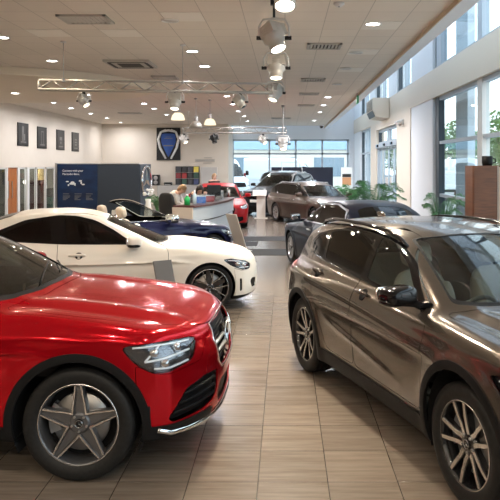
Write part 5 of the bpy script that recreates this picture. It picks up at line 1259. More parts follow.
def spotlight(loc, aim, size, label, lit=1.0, hang=HC, body='lamp_body', name='stage_spotlight', e=0):
    """can on a yoke: loc = pivot; hang = height it is clamped at"""
    loc = Vector(loc); r = empty(name, loc); tag(r, label, 'spotlight', 'theatre spotlights'); s = size; aim = Vector(aim).normalized()
    rot = aim.to_track_quat('-Z', 'Y').to_matrix()
    b = MB(); b.lathe([(.001, s*.55), (s*.30, s*.52), (s*.44, s*.42), (s*.46, -.08*s), (s*.36, -s*.16), (s*.32, -s*.30), (s*.34, -s*.55), (s*.30, -s*.55), (s*.28, -s*.42)], 20); b.box(-s*.43, s*.43, -s*.30, s*.42, s*.02, s*.50)
    for i in range(4): b.lathe([(s*.455, s*(.02+.09*i)), (s*.475, s*(.03+.09*i)), (s*.475, s*(.05+.09*i)), (s*.455, s*(.06+.09*i))], 20)
    o = b.build('lamp_can', body, r); o.data.transform(rot.to_4x4())
    b = MB(); b.lathe([(.001, -s*.58), (s*.16, -s*.56), (s*.285, -s*.50), (s*.285, -s*.42)], 20); l = b.build('lens', 'glow' if lit > 1.5 else ('glow_soft' if lit > .4 else 'lamp_silver'), r); l.data.transform(rot.to_4x4())
    b = MB(); w = s*.60; pts = [(-w, 0, -s*.05), (-w, 0, s*.45), (-w*.75, 0, s*.72), (0, 0, s*.78), (w*.75, 0, s*.72), (w, 0, s*.45), (w, 0, -s*.05)]; b.tube(pts, s*.045, 6, sx=1.6); b.build('yoke', 'white_metal', r)
    for q in (-1, 1): b = MB(); b.cyl((q*w*.72, 0, 0), (q*(w+s*.10), 0, 0), s*.085, n=10); b.build('yoke_knob', 'black_metal', r)
    if hang: b = MB(); top = hang - loc.z; b.cyl((0,0,s*.76), (0,0,top), s*.05, n=8); b.box(-s*.14, s*.14, -s*.10, s*.10, top - s*.22, top); b.build('clamp', 'black_metal' if top < s*1.6 else 'grey_metal', r)
    if e: area(r, Vector((0,0,0)) + aim*s*.62, s*.6, e, (1,.88,.70), 1.6, aim.to_track_quat('-Z', 'Y').to_euler())
    return r
spotlight(at_y(285, -8, 6.9), (.0, -.4, -.9), .34, 'glaring round spotlight nearest, cut by the top of the photo', 2, e=60)
spotlight(at_y(274, 38, 8.7), (.30, -.28, -.8), .33, 'big white spotlight in a yoke with its lens glaring, largest in the row', 2, e=60)
spotlight(at_y(276, 68, 11.5), (.0, -.25, -.9), .36, 'square-backed spotlight with warm globe, below the glaring one', 1, e=40)
spotlight(at_y(275, 93, 15.6), (-.25, -.3, -.8), .36, 'tilted spotlight at the right end of the front truss', 1, e=40)
spotlight(at_y(283, 144, 24), (.05, -.4, -.8), .40, 'spotlight on a long drop rod in front of the end glazing', 1)
spotlight(at_y(175, 102, 11.95), (0, -.35, -.9), .26, 'white boxy spotlight clamped under the middle of the front truss', 1, a0.z-.03, e=40)
spotlight(at_y(84, 101, 11.72), (.5, -.25, -.75), .19, 'slim spotlight slanting from the left part of the front truss', 1, a0.z-.03, e=30)
spotlight(at_y(240, 102, 12.1), (.55, -.2, -.8), .22, 'dark tilted spotlight near the right part of the front truss', 0, a0.z-.03)
spotlight(at_y(184, 139.5, 27), (.5, -.3, -.8), .30, 'lit spotlight on the second truss beside the blue wall banner', 1, a2.z-.03)
spotlight(at_y(214, 139, 27.1), (.2, -.2, -.9), .30, 'unlit dark spotlight on the second truss right of the blue banner', 0, a2.z-.03, 'black_metal')
spotlight(at_y(263, 140, 27.2), (.5, -.4, -.7), .32, 'lit spotlight on the second truss before the end glazing', 1, a2.z-.03)
def pendant(loc, label, lit, r_=.20):
    r = empty('dome_pendant', loc); tag(r, label, 'lamp', 'industrial dome pendants'); b = MB()
    b.lathe([(r_*.30, r_*1.05), (r_*.55, r_*.98), (r_*.85, r_*.62), (r_*1.0, .0), (r_*.98, .0), (r_*.82, r_*.60), (r_*.52, r_*.95)], 24); b.build('shade', 'shade_glow' if lit else 'shade_dull', r)
    b = MB(); b.lathe([(.001, r_*1.9), (r_*.28, r_*1.85), (r_*.34, r_*1.1), (r_*.30, r_*1.02)], 16); b.build('lamp_holder', 'grey_metal', r)
    b = MB(); b.cyl((0,0,r_*1.85), (0,0,HC - loc.z), .007, n=6); b.lathe([(.001, HC-loc.z-.05), (.05, HC-loc.z-.04), (.055, HC-loc.z)], 12); b.build('drop_rod', 'grey_metal', r)
    b = MB(); b.blob((0,0,r_*.45), (r_*.25, r_*.25, r_*.35), 2, 12, 8); b.build('bulb', 'glow' if lit else 'off', r)
    if lit: area(r, (0,0,-.02), r_*1.6, 40, (1,.84,.6), 2.4)
    return r
M['shade_glow'] = emit_mat('lit opal shade', (1, .86, .62), 1.5); M['shade_dull'] = mat('unlit dome', (.50, .47, .42), .35, .3)
pendant(at_y(178, 120, 19), 'glowing dome pendant partly behind the boxy truss spotlight', True, .20); pendant(at_y(196, 128, 21.5), 'unlit dull dome pendant between the two glowing ones', False, .21); pendant(at_y(210, 125, 22), 'glowing dome pendant to the right of the unlit one', True, .20)

# ------------------------------------------------------------------ back of the hall
M['pic'] = mat('dark picture', (.022, .021, .02), .35); M['pic_light'] = mat('picture grey', (.20, .195, .185), .5)
PIC = [(22.5, 123, 146, 'tall pale figure', [(-.05,.0,.08,.30),(.05,-.1,.10,.12)]), (41.5, 127, 148.5, 'pale upright outline', [(-.12,0,.02,.26),(.12,0,.02,.26),(0,.24,.12,.02)]), (60, 130, 150, 'small pale emblem', [(0,.05,.14,.07),(0,-.12,.07,.05)]), (75, 132.5, 151.5, 'faint grey pattern', [(0,.1,.14,.03),(0,-.02,.14,.03),(0,-.14,.14,.03)])]
for k, (px, t, bt, what, marks) in enumerate(PIC):
    y = XL*F/(px - CX); z1 = CZ - (t-CY)/F*y; z0 = CZ - (bt-CY)/F*y; zc, hh = (z0+z1)/2, (z1-z0)/2; wy = .50
    r = empty('wall_picture', (XL, y, zc)); tag(r, 'dark square picture with a %s, %s on the white wall' % (what, ('nearest of four', 'second of four', 'third of four', 'last before the corner')[k]), 'picture', 'dark pictures on the white wall')
    b = MB(); b.box(0, .035, -wy, wy, -hh, hh); b.build('frame', 'black_metal', r, .008); b = MB(); b.box(.035, .038, -wy+.05, wy-.05, -hh+.05, hh-.05); f = b.build('print', 'pic', r)
    m_ = MB()
    for u, v, a, c in marks: m_.box(.0382, .0395, u-a, u+a, v-c, v+c)
    m_.box(.0382, .0395, -.25, .25, -hh+.12, -hh+.17); m_.build('motif', 'pic_light', f)
def text(body, size, loc, m, parent, rot=(PI/2, 0, 0), align='LEFT', name='lettering'):
    c = bpy.data.curves.new(name, 'FONT'); c.body = body; c.size = size; c.extrude = .002; c.align_x = align; c.materials.append(M[m]); o = bpy.data.objects.new(name, c); COL.objects.link(o); o.parent = parent; o.location = loc; o.rotation_euler = rot; return o
# dark blue display screen with the poster
M['screen_grey'] = mat('slate blue screen', (.030, .042, .058), .5); M['poster'] = noise_mat('night blue poster', (.003, .010, .035), (.006, .035, .11), 1.3, .35, 0, 4, (1, 1, 2.2)); M['letter_white'] = mat('white letters', (.85, .85, .85), .5)
Y0 = 24.0; x0, xm, x1 = (57-CX)/F*Y0, (97.5-CX)/F*Y0, (139-CX)/F*Y0
r = empty('display_screen_wall', ((x0+x1)/2, Y0, 0)); tag(r, 'dark slate blue freestanding screen wall with a poster half', 'screen'); cx0 = (x0+x1)/2
b = MB(); b.box(x0-cx0, x1-cx0, 0, .14, 0, 2.10); b.build('panel', 'screen_grey', r, .01); b = MB(); b.box(x0-cx0-.07, x0-cx0, -.02, .15, 0, 2.14); b.box(x0-cx0, x1-cx0, -.01, .15, 2.10, 2.13); b.build('edge_trim', 'satin', r)
ps = MB(); ps.box(x0-cx0+.03, xm-cx0, -.012, 0, .05, 2.09); po = ps.build('poster', 'poster', r)
text('Connect with your', .098, (x0-cx0+.20, -.016, 1.83), 'letter_white', po); text('Mercedes-Benz.', .098, (x0-cx0+.20, -.016, 1.71), 'letter_white', po)
b = MB()
for u, z, w, h in ((.62,1.36,.20,.055),(.62,1.42,.12,.05),(.36,1.46,.09,.03),(1.02,1.49,.10,.04),(1.06,1.40,.05,.06),(1.16,1.33,.10,.035),(.42,1.30,.05,.05),(.75,1.30,.05,.04)):
    b.blob((x0-cx0+.12+u*.72, -.014, 1.42+(z-1.40)*.8), (w*.6, .004, h*.7), 2.4, 16, 6)
b.build('poster_car_picture', 'white_card', po)
b = MB()
for c in range(3):
    for k in range(5):
        w = (.22, .26, .24, .18, .12)[(k+c) % 5]; b.box(x0-cx0+.22+c*.42, x0-cx0+.22+c*.42+w, -.0145, -.012, .98-k*.045-(.0 if k else -.03), 1.0-k*.045-(.0 if k else -.03))
b.build('small_print', 'pic_light', po)
e = empty('badge_panel', (x1-cx0+.02, 0, 0)); e.parent = r
b = MB(); b.box(-.02, .03, 0, 1.25, 0, 2.10); b.build('return_panel', 'screen_grey', r, .01, loc=(x1-cx0+.02, .0, 0), rot=(0,0,-.11)); bpy.data.objects.remove(e)
b = MB(); R_ = .56; b.lathe([(.001, .045), (R_*.86, .045), (R_*.88, .05), (R_*.9, .09), (R_, .09), (R_, .03)], 40, (0, 0, 0), 'x', mats=[1,1,0,0,0]); star(b, (.05, 0, 0), (0,1,0), (0,0,1), (1,0,0), R_*.92, 0, False)
b.build('star_emblem', ['chrome', 'screen_grey'], r, loc=(x1-cx0+.10, .60, 1.49), rot=(0,0,-.11))
# blue banner, name plate
pc = at_y(168.5, 144, YB-.04); r = empty('wall_banner', pc); tag(r, 'large black framed banner with a blue shield and white arcs', 'banner')
b = MB(); b.box(-.63, .63, -.03, .03, -.86, .86); b.build('frame', 'black_metal', r, .01); M['banner_blue'] = noise_mat('banner blue', (.02, .06, .28), (.035, .12, .42), 2, .4)
sh = fillet([(-.36,.55,.1),(.36,.55,.1),(.40,.1,.2),(.0,-.72,.1),(-.40,.1,.2)], .1); b = MB(); b.prism([(x, -.03, z) for x, z in sh], (0, -.01, 0)); b.build('shield_shape', 'banner_blue', r)
for s in (-1, 1): b = MB(); b.tube([(s*.14,-.04,.76),(s*.40,-.04,.62),(s*.54,-.04,.25),(s*.44,-.04,-.2),(s*.14,-.04,-.78)], [.04,.06,.065,.065,.05], 8); b.build('white_arc', 'white_card', r)
b = MB(); b.tube([(-.34,-.04,.66),(0,-.04,.72),(.34,-.04,.66)], .06, 8); b.build('white_cap', 'white_card', r)
b = MB(); b.box(-.22, .22, -.043, -.04, .28, .31); b.box(-.26, .26, -.043, -.04, -.12, -.06); b.box(-.15, .15, -.043, -.04, .36, .38); b.build('small_print', 'pic_light', r)
pc = at_y(205, 160.5, YB-.02); r = empty('wall_sign', pc); tag(r, 'long thin grey sign on the back wall right of the banner', 'sign'); b = MB(); b.box(-.52, .52, -.012, .02, -.075, .075); b.build('board', 'vent', r); b = MB()
for i in range(22): b.box(-.47+i*.043, -.445+i*.043, -.018, -.012, -.03, .03+.012*((i*7) % 3))
b.build('lettering', 'grey_metal', r); b = MB(); b.box(-.05, .36, -.012, .0, .12, .17); b.box(-.1, .35, -.012, 0, -.16, -.11); b.build('small_print', 'vent', r)
# storage along the back wall
M['lt_grey'] = mat('light grey laminate', (.50, .48, .45), .5); M['counter_grey'] = mat('pale blue grey panel', (.56, .60, .63), .4); M['counter_top'] = mat('dark red brown top', (.10, .035, .03), .3)
xs = [(157-CX)/F*34.4, (186-CX)/F*34.4, (215-CX)/F*34.4]
for k in range(2):
    r = empty('back_cabinet', ((xs[k]+xs[k+1])/2, 34.4, 0)); w = (xs[k+1]-xs[k])/2 - .01; tag(r, ('low pale grey cabinet below the black box against the back wall', 'low pale grey cabinet below the brochure rack against the back wall')[k], 'cabinet', 'grey back wall cabinets')
    b = MB(); b.box(-w, w, 0, .55, .06, 1.0); b.build('carcass', 'lt_grey', r, .01); b = MB(); b.box(-w+.01, w-.01, .04, .53, 0, .06); b.build('plinth', 'black_metal', r)
    for q in (-1, 1): b = MB(); b.box(min(0, q*w)+.015, max(0, q*w)-.015, -.022, 0, .09, .97); d = b.build('door', 'lt_grey', r, .006); h = MB(); h.box(q*.06-.012, q*.06+.012, -.045, -.022, .5, .66); h.build('door_handle', 'satin', d)
r = empty('black_speaker_box', (at_y(156, 180, 34.6).x, 34.62, 1.0)); tag(r, 'black upright electronics box standing on the grey back cabinet', 'device'); b = MB(); b.box(-.19, .19, -.12, .18, 0, .56); b.build('body', 'black_metal', r, .015)
for z in (.16, .40): b = MB(); b.lathe([(.001, -.135), (.09, -.13), (.11, -.122)], 20, (0, 0, z), 'y'); b.build('speaker_cone', 'grey_metal', r)
r = empty('black_printer', (at_y(168, 185, 34.6).x, 34.62, 1.0)); tag(r, 'small dark printer on the grey cabinet right of the black box', 'device'); b = MB(); b.box(-.2, .2, -.1, .2, 0, .16); b.build('body', 'black_metal', r, .02); b = MB(); b.box(-.15, .15, -.2, -.1, .04, .055); b.build('paper_tray', 'white_card', r)
r = empty('brochure_rack', (at_y(187.5, 176, 34.9).x, 34.86, 0)); tag(r, 'wall rack of brochures in red, green, blue and yellow', 'rack'); b = MB(); b.box(-.63, .63, 0, .13, 1.02, 2.0); b.build('backboard', 'black_metal', r, .005)
for k in range(3): b = MB(); b.box(-.63, .63, -.10, 0, 1.02+k*.325, 1.035+k*.325); b.build('shelf', 'grey_metal', r)
BC = [(.02,.02,.02),(.25,.015,.02),(.02,.08,.05),(.03,.05,.16),(.75,.6,.08),(.04,.04,.045),(.35,.02,.02),(.05,.05,.06)]; BN = ['black','dark red','dark green','navy','yellow','charcoal','red','grey']
seq = [[5,0,7,4],[1,6,0,2],[0,2,5,3]]
for row in range(3):
    for c in range(4):
        i = seq[row][c]; b = MB(); b.obox((0, -.045, .15), (.125, 0, 0), (0, .012, 0), (0, .02, .145)); o = b.build('brochure', mat('cover ' + BN[i], BC[i], .35), None, .003, loc=(r.location.x - .47 + c*.313, r.location.y, 1.036 + (2-row)*.325))
        tag(o, '%s brochure in the %s row of the wall rack, %s' % (BN[i], ('top', 'middle', 'bottom')[row], ('first from the left', 'second from the left', 'third from the left', 'last on the right')[c]), 'brochure', 'brochures in the wall rack')
b = MB(); b.box(-.42, .42, 0, .06, 0, 1.96); o = b.build('grey_partition', 'lt_grey', None, .01, loc=(at_y(209, 175, 33.8).x, 33.8, 0)); tag(o, 'plain light grey partition right of the brochure rack', 'partition')

# ------------------------------------------------------------------ reception
A_, B_, C_, D_, E_ = (Vector(q)*1.085 for q in ((-2.26, 14.95, 0), (-2.00, 14.35, 0), (-1.62, 15.15, 0), (-1.40, 16.5, 0), (-1.42, 18.2, 0)))
def bez(ps, n=16):
    out = []
    for i in range(n+1):
        t = i/n; q = [Vector(p) for p in ps]
        while len(q) > 1: q = [q[k].lerp(q[k+1], t) for k in range(len(q)-1)]
        out.append(q[0])
    return out
front = bez([B_, C_, D_, E_]); inn = []
for i, p in enumerate(front):
    t = (front[min(i+1, 16)] - front[max(i-1, 0)]).normalized(); nrm = Vector((-t.y, t.x, 0)); inn.append(p + nrm*.55)
def ring(o0, o1, z0, z1): return [p + (q-p).normalized()*o0 + Vector((0,0,z0)) for p, q in zip(front, inn)], [p + (q-p).normalized()*o1 + Vector((0,0,z0)) for p, q in zip(front, inn)], z1 - z0
def band(b, o0, o1, z0, z1, m=0):
    f_, k_, h = ring(o0, o1, z0, z1); poly = f_ + k_[::-1]
    n = len(f_)
    for i in range(n-1):
        V = [f_[i], f_[i+1], k_[i+1], k_[i]]; V += [v + Vector((0,0,h)) for v in V]
        Fc = [(3,2,1,0),(4,5,6,7),(0,1,5,4),(2,3,7,6)]
        if i == 0: Fc.append((3,0,4,7))
        if i == n-2: Fc.append((1,2,6,5))
        b.add(V, Fc, m)
r = empty('reception_counter', (0,0,0)); tag(r, 'curved pale blue grey reception counter with dark groove', 'counter')
b = MB(); band(b, .03, .52, 0, .70); band(b, .0, .52, .74, 1.06); b.build('front_panel', 'counter_grey', r); b = MB(); band(b, .045, .5, .70, .74); b.build('groove', 'black_metal', r); b = MB(); band(b, -.04, .55, 1.06, 1.11); b.build('worktop', 'counter_top', r)
b = MB(); q0, q1 = front[0], inn[0]; d = (q1-q0).normalized(); t = Vector((d.y, -d.x, 0)); b.obox((q0+q1)/2 + Vector((0,0,.53)) - (front[1]-front[0]).normalized()*.02, d*.28, t*.02, (0,0,.53)); b.build('end_panel', mat('pale wood', (.60, .50, .40), .5), r)
f_, k_, h = ring(.10, .115, 1.11, 1.36); b = MB()
for i in range(len(f_)-1): V = [f_[i], f_[i+1], k_[i+1], k_[i]]; V += [v + Vector((0,0,h)) for v in V]; b.add(V, [(4,5,6,7),(0,1,5,4),(2,3,7,6)])
b.build('glass_screen', 'pane', r)
def on_counter(i, off=.3, z=1.11): return front[i].lerp(inn[i], off) + Vector((0,0,z))
def bottle(i, off, col, label, h=.24, w=.045, cap=(.8,.8,.8)):
    r = empty('bottle', on_counter(i, off)); tag(r, label, 'bottle'); b = MB(); b.lathe([(.001,0),(w,0),(w,h*.62),(w*.5,h*.78),(w*.35,h*.82),(w*.35,h*.9)], 14); b.build('body', mat('bottle %s' % label, col, .25), r); b = MB(); b.lathe([(w*.42,h*.86),(w*.42,h),(.001,h)], 12); b.build('cap', mat('cap', cap, .4), r)
bottle(1, .5, (.03,.42,.10), 'green bottle on the reception counter, nearest its end', .26, .07); bottle(3, .5, (.75,.80,.82), 'white spray bottle on the counter behind the green bottle', .34, .05)
def tub(i, off, col, label, nm, s=(.10,.07,.13)):
    r = empty(nm, on_counter(i, off)); tag(r, label, 'box'); b = MB(); b.box(-s[0], s[0], -s[1], s[1], 0, s[2]); b.build('body', mat(nm + label[:6], col, .4), r, .012); b = MB(); b.box(-s[0]*1.03, s[0]*1.03, -s[1]*1.03, s[1]*1.03, s[2], s[2]+.02); b.build('lid', 'white_card', r, .005)
tub(5, .5, (.03,.16,.55), 'bright blue box on the reception counter between bottles and red box', 'supply_box', (.11,.08,.17)); tub(8, .5, (.50,.03,.04), 'red box on the reception counter beside the blue box', 'supply_box', (.11,.08,.15)); tub(12, .45, (.75,.74,.72), 'white paper box on the reception counter right of the monitor', 'supply_box', (.09,.10,.22))
q = on_counter(10, .55); r = empty('monitor', q, .35); tag(r, 'black computer monitor seen from behind on the reception counter', 'monitor'); b = MB(); b.box(-.19, .19, -.02, .02, .12, .42); b.build('screen', 'black_metal', r, .012); b = MB(); b.box(-.03, .03, -.01, .02, .01, .15); b.box(-.11, .11, -.07, .08, 0, .012); b.build('stand', 'black_metal', r, .004)
# office chair
def office_chair(loc, rz, label):
    r = empty('office_chair', loc, rz); tag(r, label, 'chair'); b = MB(); b.blob((0,0,.50), (.26,.26,.06), 4); b.build('seat', 'leather_black', r)
    b = MB(); b.blob((-.27,0,.97), (.06,.25,.38), 3.4, rot=Matrix.Rotation(-.12,3,'Y')); b.build('backrest', 'leather_black', r); b = MB(); b.cyl((0,0,.12),(0,0,.46),.03,n=12); b.bar((-.05,0,.44),(-.28,0,.70),.06,.03); b.build('column', 'black_metal', r)
    for s in (-1,1): b = MB(); b.tube([(-.15,s*.27,.5),(-.15,s*.31,.70),(.15,s*.31,.72)],.02,8); b.build('armrest','black_plastic',r)
    for i in range(5):
        a = i*2*PI/5; b = MB(); b.bar((0,0,.12),(.30*math.cos(a),.30*math.sin(a),.08),.045,.03); g = b.build('base_leg','black_metal',r); w = MB(); p = (.30*math.cos(a),.30*math.sin(a)); w.cyl((p[0],p[1]-.02,.035),(p[0],p[1]+.02,.035),.035,n=12); w.build('castor','black_plastic',g)
office_chair((-2.98, 17.6, 0), 1.1, 'black high-backed office chair beside the reception counter')
r = empty('desk', (-2.55, 19.75, 0)); tag(r, 'pale work desk behind the reception counter', 'desk'); b = MB(); b.box(-.7,.25,-.35,.35,.71,.75); b.build('desktop','counter_grey',r,.006)
for x in (-.66,.21):
    for y in (-.31,.31): b = MB(); b.box(x-.025,x+.025,y-.025,y+.025,0,.71); b.build('leg','grey_metal',r)

# ------------------------------------------------------------------ people
M['skin'] = mat('skin', (.60, .36, .26), .5); M['hair_dark'] = noise_mat('dark hair', (.018,.012,.01), (.035,.022,.016), 60, .5); M['hair_fair'] = noise_mat('fair hair', (.30,.17,.08), (.38,.24,.12), 60, .5)
M['cloth_white'] = noise_mat('white blouse', (.78,.74,.70), (.70,.66,.62), 18, .8); M['cloth_black'] = noise_mat('black cloth', (.015,.015,.017), (.025,.025,.027), 20, .85); M['cloth_red'] = noise_mat('red patterned skirt', (.30,.10,.09), (.52,.38,.34), 26, .85, 0, 2); M['eye'] = mat('eye', (.02,.015,.012), .2); M['lip'] = mat('lip', (.45,.16,.13), .45)
def person(name_label, loc, rz, J, top, bottom, hair, long_hair, neck_z, hem):
    """J: joint positions in the figure's own frame (x forwards)"""
    r = empty('person', loc, rz); tag(r, name_label, 'person'); V_ = {k: Vector(v) for k, v in J.items()}
    hd = V_['head']; up = (hd - V_['neck']).normalized(); fw = Vector((1,0,0)); fw = (fw - up*fw.dot(up)).normalized(); lf = up.cross(fw)
    RR = Matrix((fw, lf, up))                                  # world -> head axes
    fingers = []
    for s in ('l', 'r'):
        h, e = V_['hand_'+s], V_['elb_'+s]; d = (h-e).normalized(); sd = d.cross(Vector((0,0,1))).normalized() if abs(d.z) < .95 else Vector((0,1,0)); dn = sd.cross(d)
        for i, (ln, o) in enumerate(((.068,-.030),(.078,-.010),(.073,.010),(.058,.029))):
            a = h + d*.05 + sd*o; m_ = a + d*ln*.55 - Vector((0,0,.008)); t = m_ + d*ln*.35 - Vector((0,0,.03)); fingers += [(a, m_, .0095, .0085), (m_, t, .0085, .007)]
        tb = h + sd*(-.036 if s == 'l' else .036); fingers += [(tb, tb + d*.035 + sd*(-.025 if s == 'l' else .025), .011, .009), (tb + d*.035 + sd*(-.025 if s == 'l' else .025), tb + d*.07 + sd*(-.022 if s == 'l' else .022) - Vector((0,0,.01)), .009, .0075)]
    def f(x, y, z):
        c = lambda a, b, ra, rb: sdseg(x, y, z, V_[a], V_[b], ra, rb)
        d = c('pelvis', 'chest', .135, .135); d = smin(d, sdell(x, y, z, V_['chest'] + Vector((0,0,.03)), (.125,.175,.16)), .08); d = smin(d, c('sh_l', 'sh_r', .065, .065), .07)
        d = smin(d, c('chest', 'neck', .07, .052), .06)
        for s in 'lr':
            d = smin(d, c('sh_'+s, 'elb_'+s, .056, .043), .04); d = smin(d, c('elb_'+s, 'hand_'+s, .043, .028), .02)
            d = smin(d, c('hip_'+s, 'knee_'+s, .095, .06), .06); d = smin(d, c('knee_'+s, 'ank_'+s, .058, .038), .03); d = smin(d, c('ank_'+s, 'toe_'+s, .042, .032), .03)
            h, e = V_['hand_'+s], V_['elb_'+s]; q = h + (h-e).normalized()*.045; d = smin(d, sdseg(x, y, z, h, q, .030, .034), .02)
        for a, b_, ra, rb in fingers: d = smin(d, sdseg(x, y, z, a, b_, ra, rb), .006)
        d = smin(d, c('neck', 'head', .052, .05), .03)
        X = (x-hd.x)*RR[0][0] + (y-hd.y)*RR[0][1] + (z-hd.z)*RR[0][2]; Yh = (x-hd.x)*RR[1][0] + (y-hd.y)*RR[1][1] + (z-hd.z)*RR[1][2]; Z = (x-hd.x)*RR[2][0] + (y-hd.y)*RR[2][1] + (z-hd.z)*RR[2][2]
        hdv = smin(sdell(X, Yh, Z, (-.01,0,.025), (.095,.075,.095)), sdell(X, Yh, Z, (.025,0,-.05), (.066,.056,.07)), .05)
        hdv = smin(hdv, sdseg(X, Yh, Z, (.092,0,.02), (.112,0,-.018), .010, .015), .015)
        for s in (-1, 1): hdv = smin(hdv, sdell(X, Yh, Z, (-.005,s*.078,0), (.022,.010,.032)), .01); hdv = smax(hdv, -sdell(X, Yh, Z, (.10,s*.032,.018), (.018,.016,.010)), .012)
        return smin(d, hdv, .03)
    lo = [min(v[i] for v in V_.values()) - (.30 if i < 2 else .20) for i in range(3)]; hi = [max(v[i] for v in V_.values()) + .24 for i in range(3)]; lo[2] = -.06
    V, T = polygonise(f, lo, hi, .013); V = project(f, V, 2)
    body = panel('body', f, V, T, ['skin', 'skin'], r, 0, 0)
    nk, nd = V_['neck'], (V_['neck'] - V_['chest']).normalized()
    def shirt(x, y, z):
        g = (x-nk.x)*nd.x + (y-nk.y)*nd.y + (z-nk.z)*nd.z + .035
        for s in 'lr':
            h, e = V_['hand_'+s], V_['elb_'+s]; d = (h-e).normalized(); q = h - d*.06
            g = np.maximum(g, np.where(np.sqrt((x-h.x)**2+(y-h.y)**2+(z-h.z)**2) < .22, (x-q.x)*d.x+(y-q.y)*d.y+(z-q.z)*d.z, -1))
        pv = V_['pelvis']; cu = (V_['chest']-pv).normalized(); g2 = -((x-pv.x)*cu.x + (y-pv.y)*cu.y + (z-pv.z)*cu.z) - .03
        lim = np.minimum.reduce([sdseg(x, y, z, V_['sh_'+s], V_['elb_'+s], .09) for s in 'lr'] + [sdseg(x, y, z, V_['elb_'+s], V_['hand_'+s], .07) for s in 'lr'])
        return np.maximum(g, np.minimum(np.maximum(g2, 0*g2), np.where(lim < 0, -.01, 1)) if False else np.where(lim < 0, -.01, g2))
    V2, ins, out = split(V, T, shirt); panel('shirt', f, V2, ins, [top, top], r, .012, .008)
    V3, leg, _ = split(V2, out, lambda x, y, z: np.maximum(np.maximum((x-V_['pelvis'].x)*0 + z - V_['pelvis'].z - .16, hem - z), np.where(np.minimum.reduce([sdseg(x, y, z, V_['elb_'+s], V_['hand_'+s], .15) for s in 'lr']) < 0, 1, -1)))
    panel('trousers' if hem < .3 else 'skirt', f, V3, leg, [bottom, bottom], r, .012, .008)
    V4, sh, _ = split(V3, out, lambda x, y, z: z - .09); panel('shoes', f, V4, sh, ['cloth_black', 'cloth_black'], r, .008, .006)
    # hair
    def H(p): return hd + fw*p[0] + lf*p[1] + up*p[2]
    def hair_f(x, y, z):
        X = (x-hd.x)*fw.x + (y-hd.y)*fw.y + (z-hd.z)*fw.z; Yh = (x-hd.x)*lf.x + (y-hd.y)*lf.y + (z-hd.z)*lf.z; Z = (x-hd.x)*up.x + (y-hd.y)*up.y + (z-hd.z)*up.z
        d = sdell(X, Yh, Z, (-.018,0,.035), (.108,.090,.105)); d = smin(d, sdell(X, Yh, Z, (-.07,0,-.05 - .08*long_hair), (.06,.085,.09 + .09*long_hair)), .05)
        if long_hair:
            for s in (-1,1): d = smin(d, sdseg(X, Yh, Z, (.0,s*.078,.03), (.0,s*.088,-.15), .03, .025), .04)
        return smax(d, -sdell(X, Yh, Z, (.10,0,-.035), (.085,.068,.105)), .02)
    c0 = np.array(hd); V5, T5 = polygonise(hair_f, c0 - .32, c0 + .25, .014); panel('hair', hair_f, V5, T5, [hair, hair], r, 0, 0)
    b = MB()
    for s in (-1,1): b.blob(H((.083, s*.032, .018)), (.010,.011,.008), 2, 10, 6)
    b.build('eyes', 'eye', r); b = MB(); b.blob(H((.088, 0, -.062)), (.010,.022,.006), 2, 12, 6); b.build('mouth', 'lip', r)
    return r
stand = dict(pelvis=(0,0,.95), chest=(.02,0,1.26), neck=(.03,0,1.46), head=(.045,0,1.60), sh_l=(.02,.17,1.40), sh_r=(.02,-.17,1.40), elb_l=(.0,.24,1.12), elb_r=(.0,-.24,1.12), hand_l=(.14,.22,.92), hand_r=(.14,-.22,.92), hip_l=(0,.09,.90), hip_r=(0,-.09,.90), knee_l=(.02,.10,.50), knee_r=(.02,-.10,.50), ank_l=(-.01,.10,.08), ank_r=(-.01,-.10,.08), toe_l=(.14,.11,.035), toe_r=(.14,-.11,.035))
lean = dict(pelvis=(-.10,0,.90), chest=(.12,0,1.14), neck=(.27,0,1.28), head=(.37,0,1.38), sh_l=(.20,.17,1.25), sh_r=(.20,-.17,1.25), elb_l=(.30,.22,.99), elb_r=(.30,-.22,.99), hand_l=(.50,.16,.90), hand_r=(.50,-.16,.90), hip_l=(-.10,.09,.86), hip_r=(-.10,-.09,.86), knee_l=(-.04,.10,.48), knee_r=(-.04,-.10,.48), ank_l=(-.08,.10,.08), ank_r=(-.08,-.10,.08), toe_l=(.07,.11,.035), toe_r=(.07,-.11,.035))
sit = dict(pelvis=(0,0,.62), chest=(.06,0,.93), neck=(.10,0,1.13), head=(.14,0,1.27), sh_l=(.08,.17,1.08), sh_r=(.08,-.17,1.08), elb_l=(.16,.23,.82), elb_r=(.16,-.23,.82), hand_l=(.40,.14,.85), hand_r=(.40,-.14,.85), hip_l=(.02,.09,.60), hip_r=(.02,-.09,.60), knee_l=(.42,.11,.58), knee_r=(.42,-.11,.58), ank_l=(.38,.11,.09), ank_r=(.38,-.11,.09), toe_l=(.52,.12,.035), toe_r=(.52,-.12,.035))
person('person in white blouse and red patterned skirt bending forward beside the counter', (-3.29, 18.9, 0), -.12, lean, 'cloth_white', 'cloth_red', 'hair_fair', 0, 1.3, .42)
person('person with long dark hair in black leaning forward behind the reception counter', (-2.46, 18.8, .0), -1.35, lean, 'cloth_black', 'cloth_black', 'hair_dark', 1, 1.3, .12)
person('fair-haired person in black standing behind the red hatchback', (-2.86, 26.6, 0), -1.0, stand, 'cloth_black', 'cloth_black', 'hair_fair', 0, 1.4, .10)

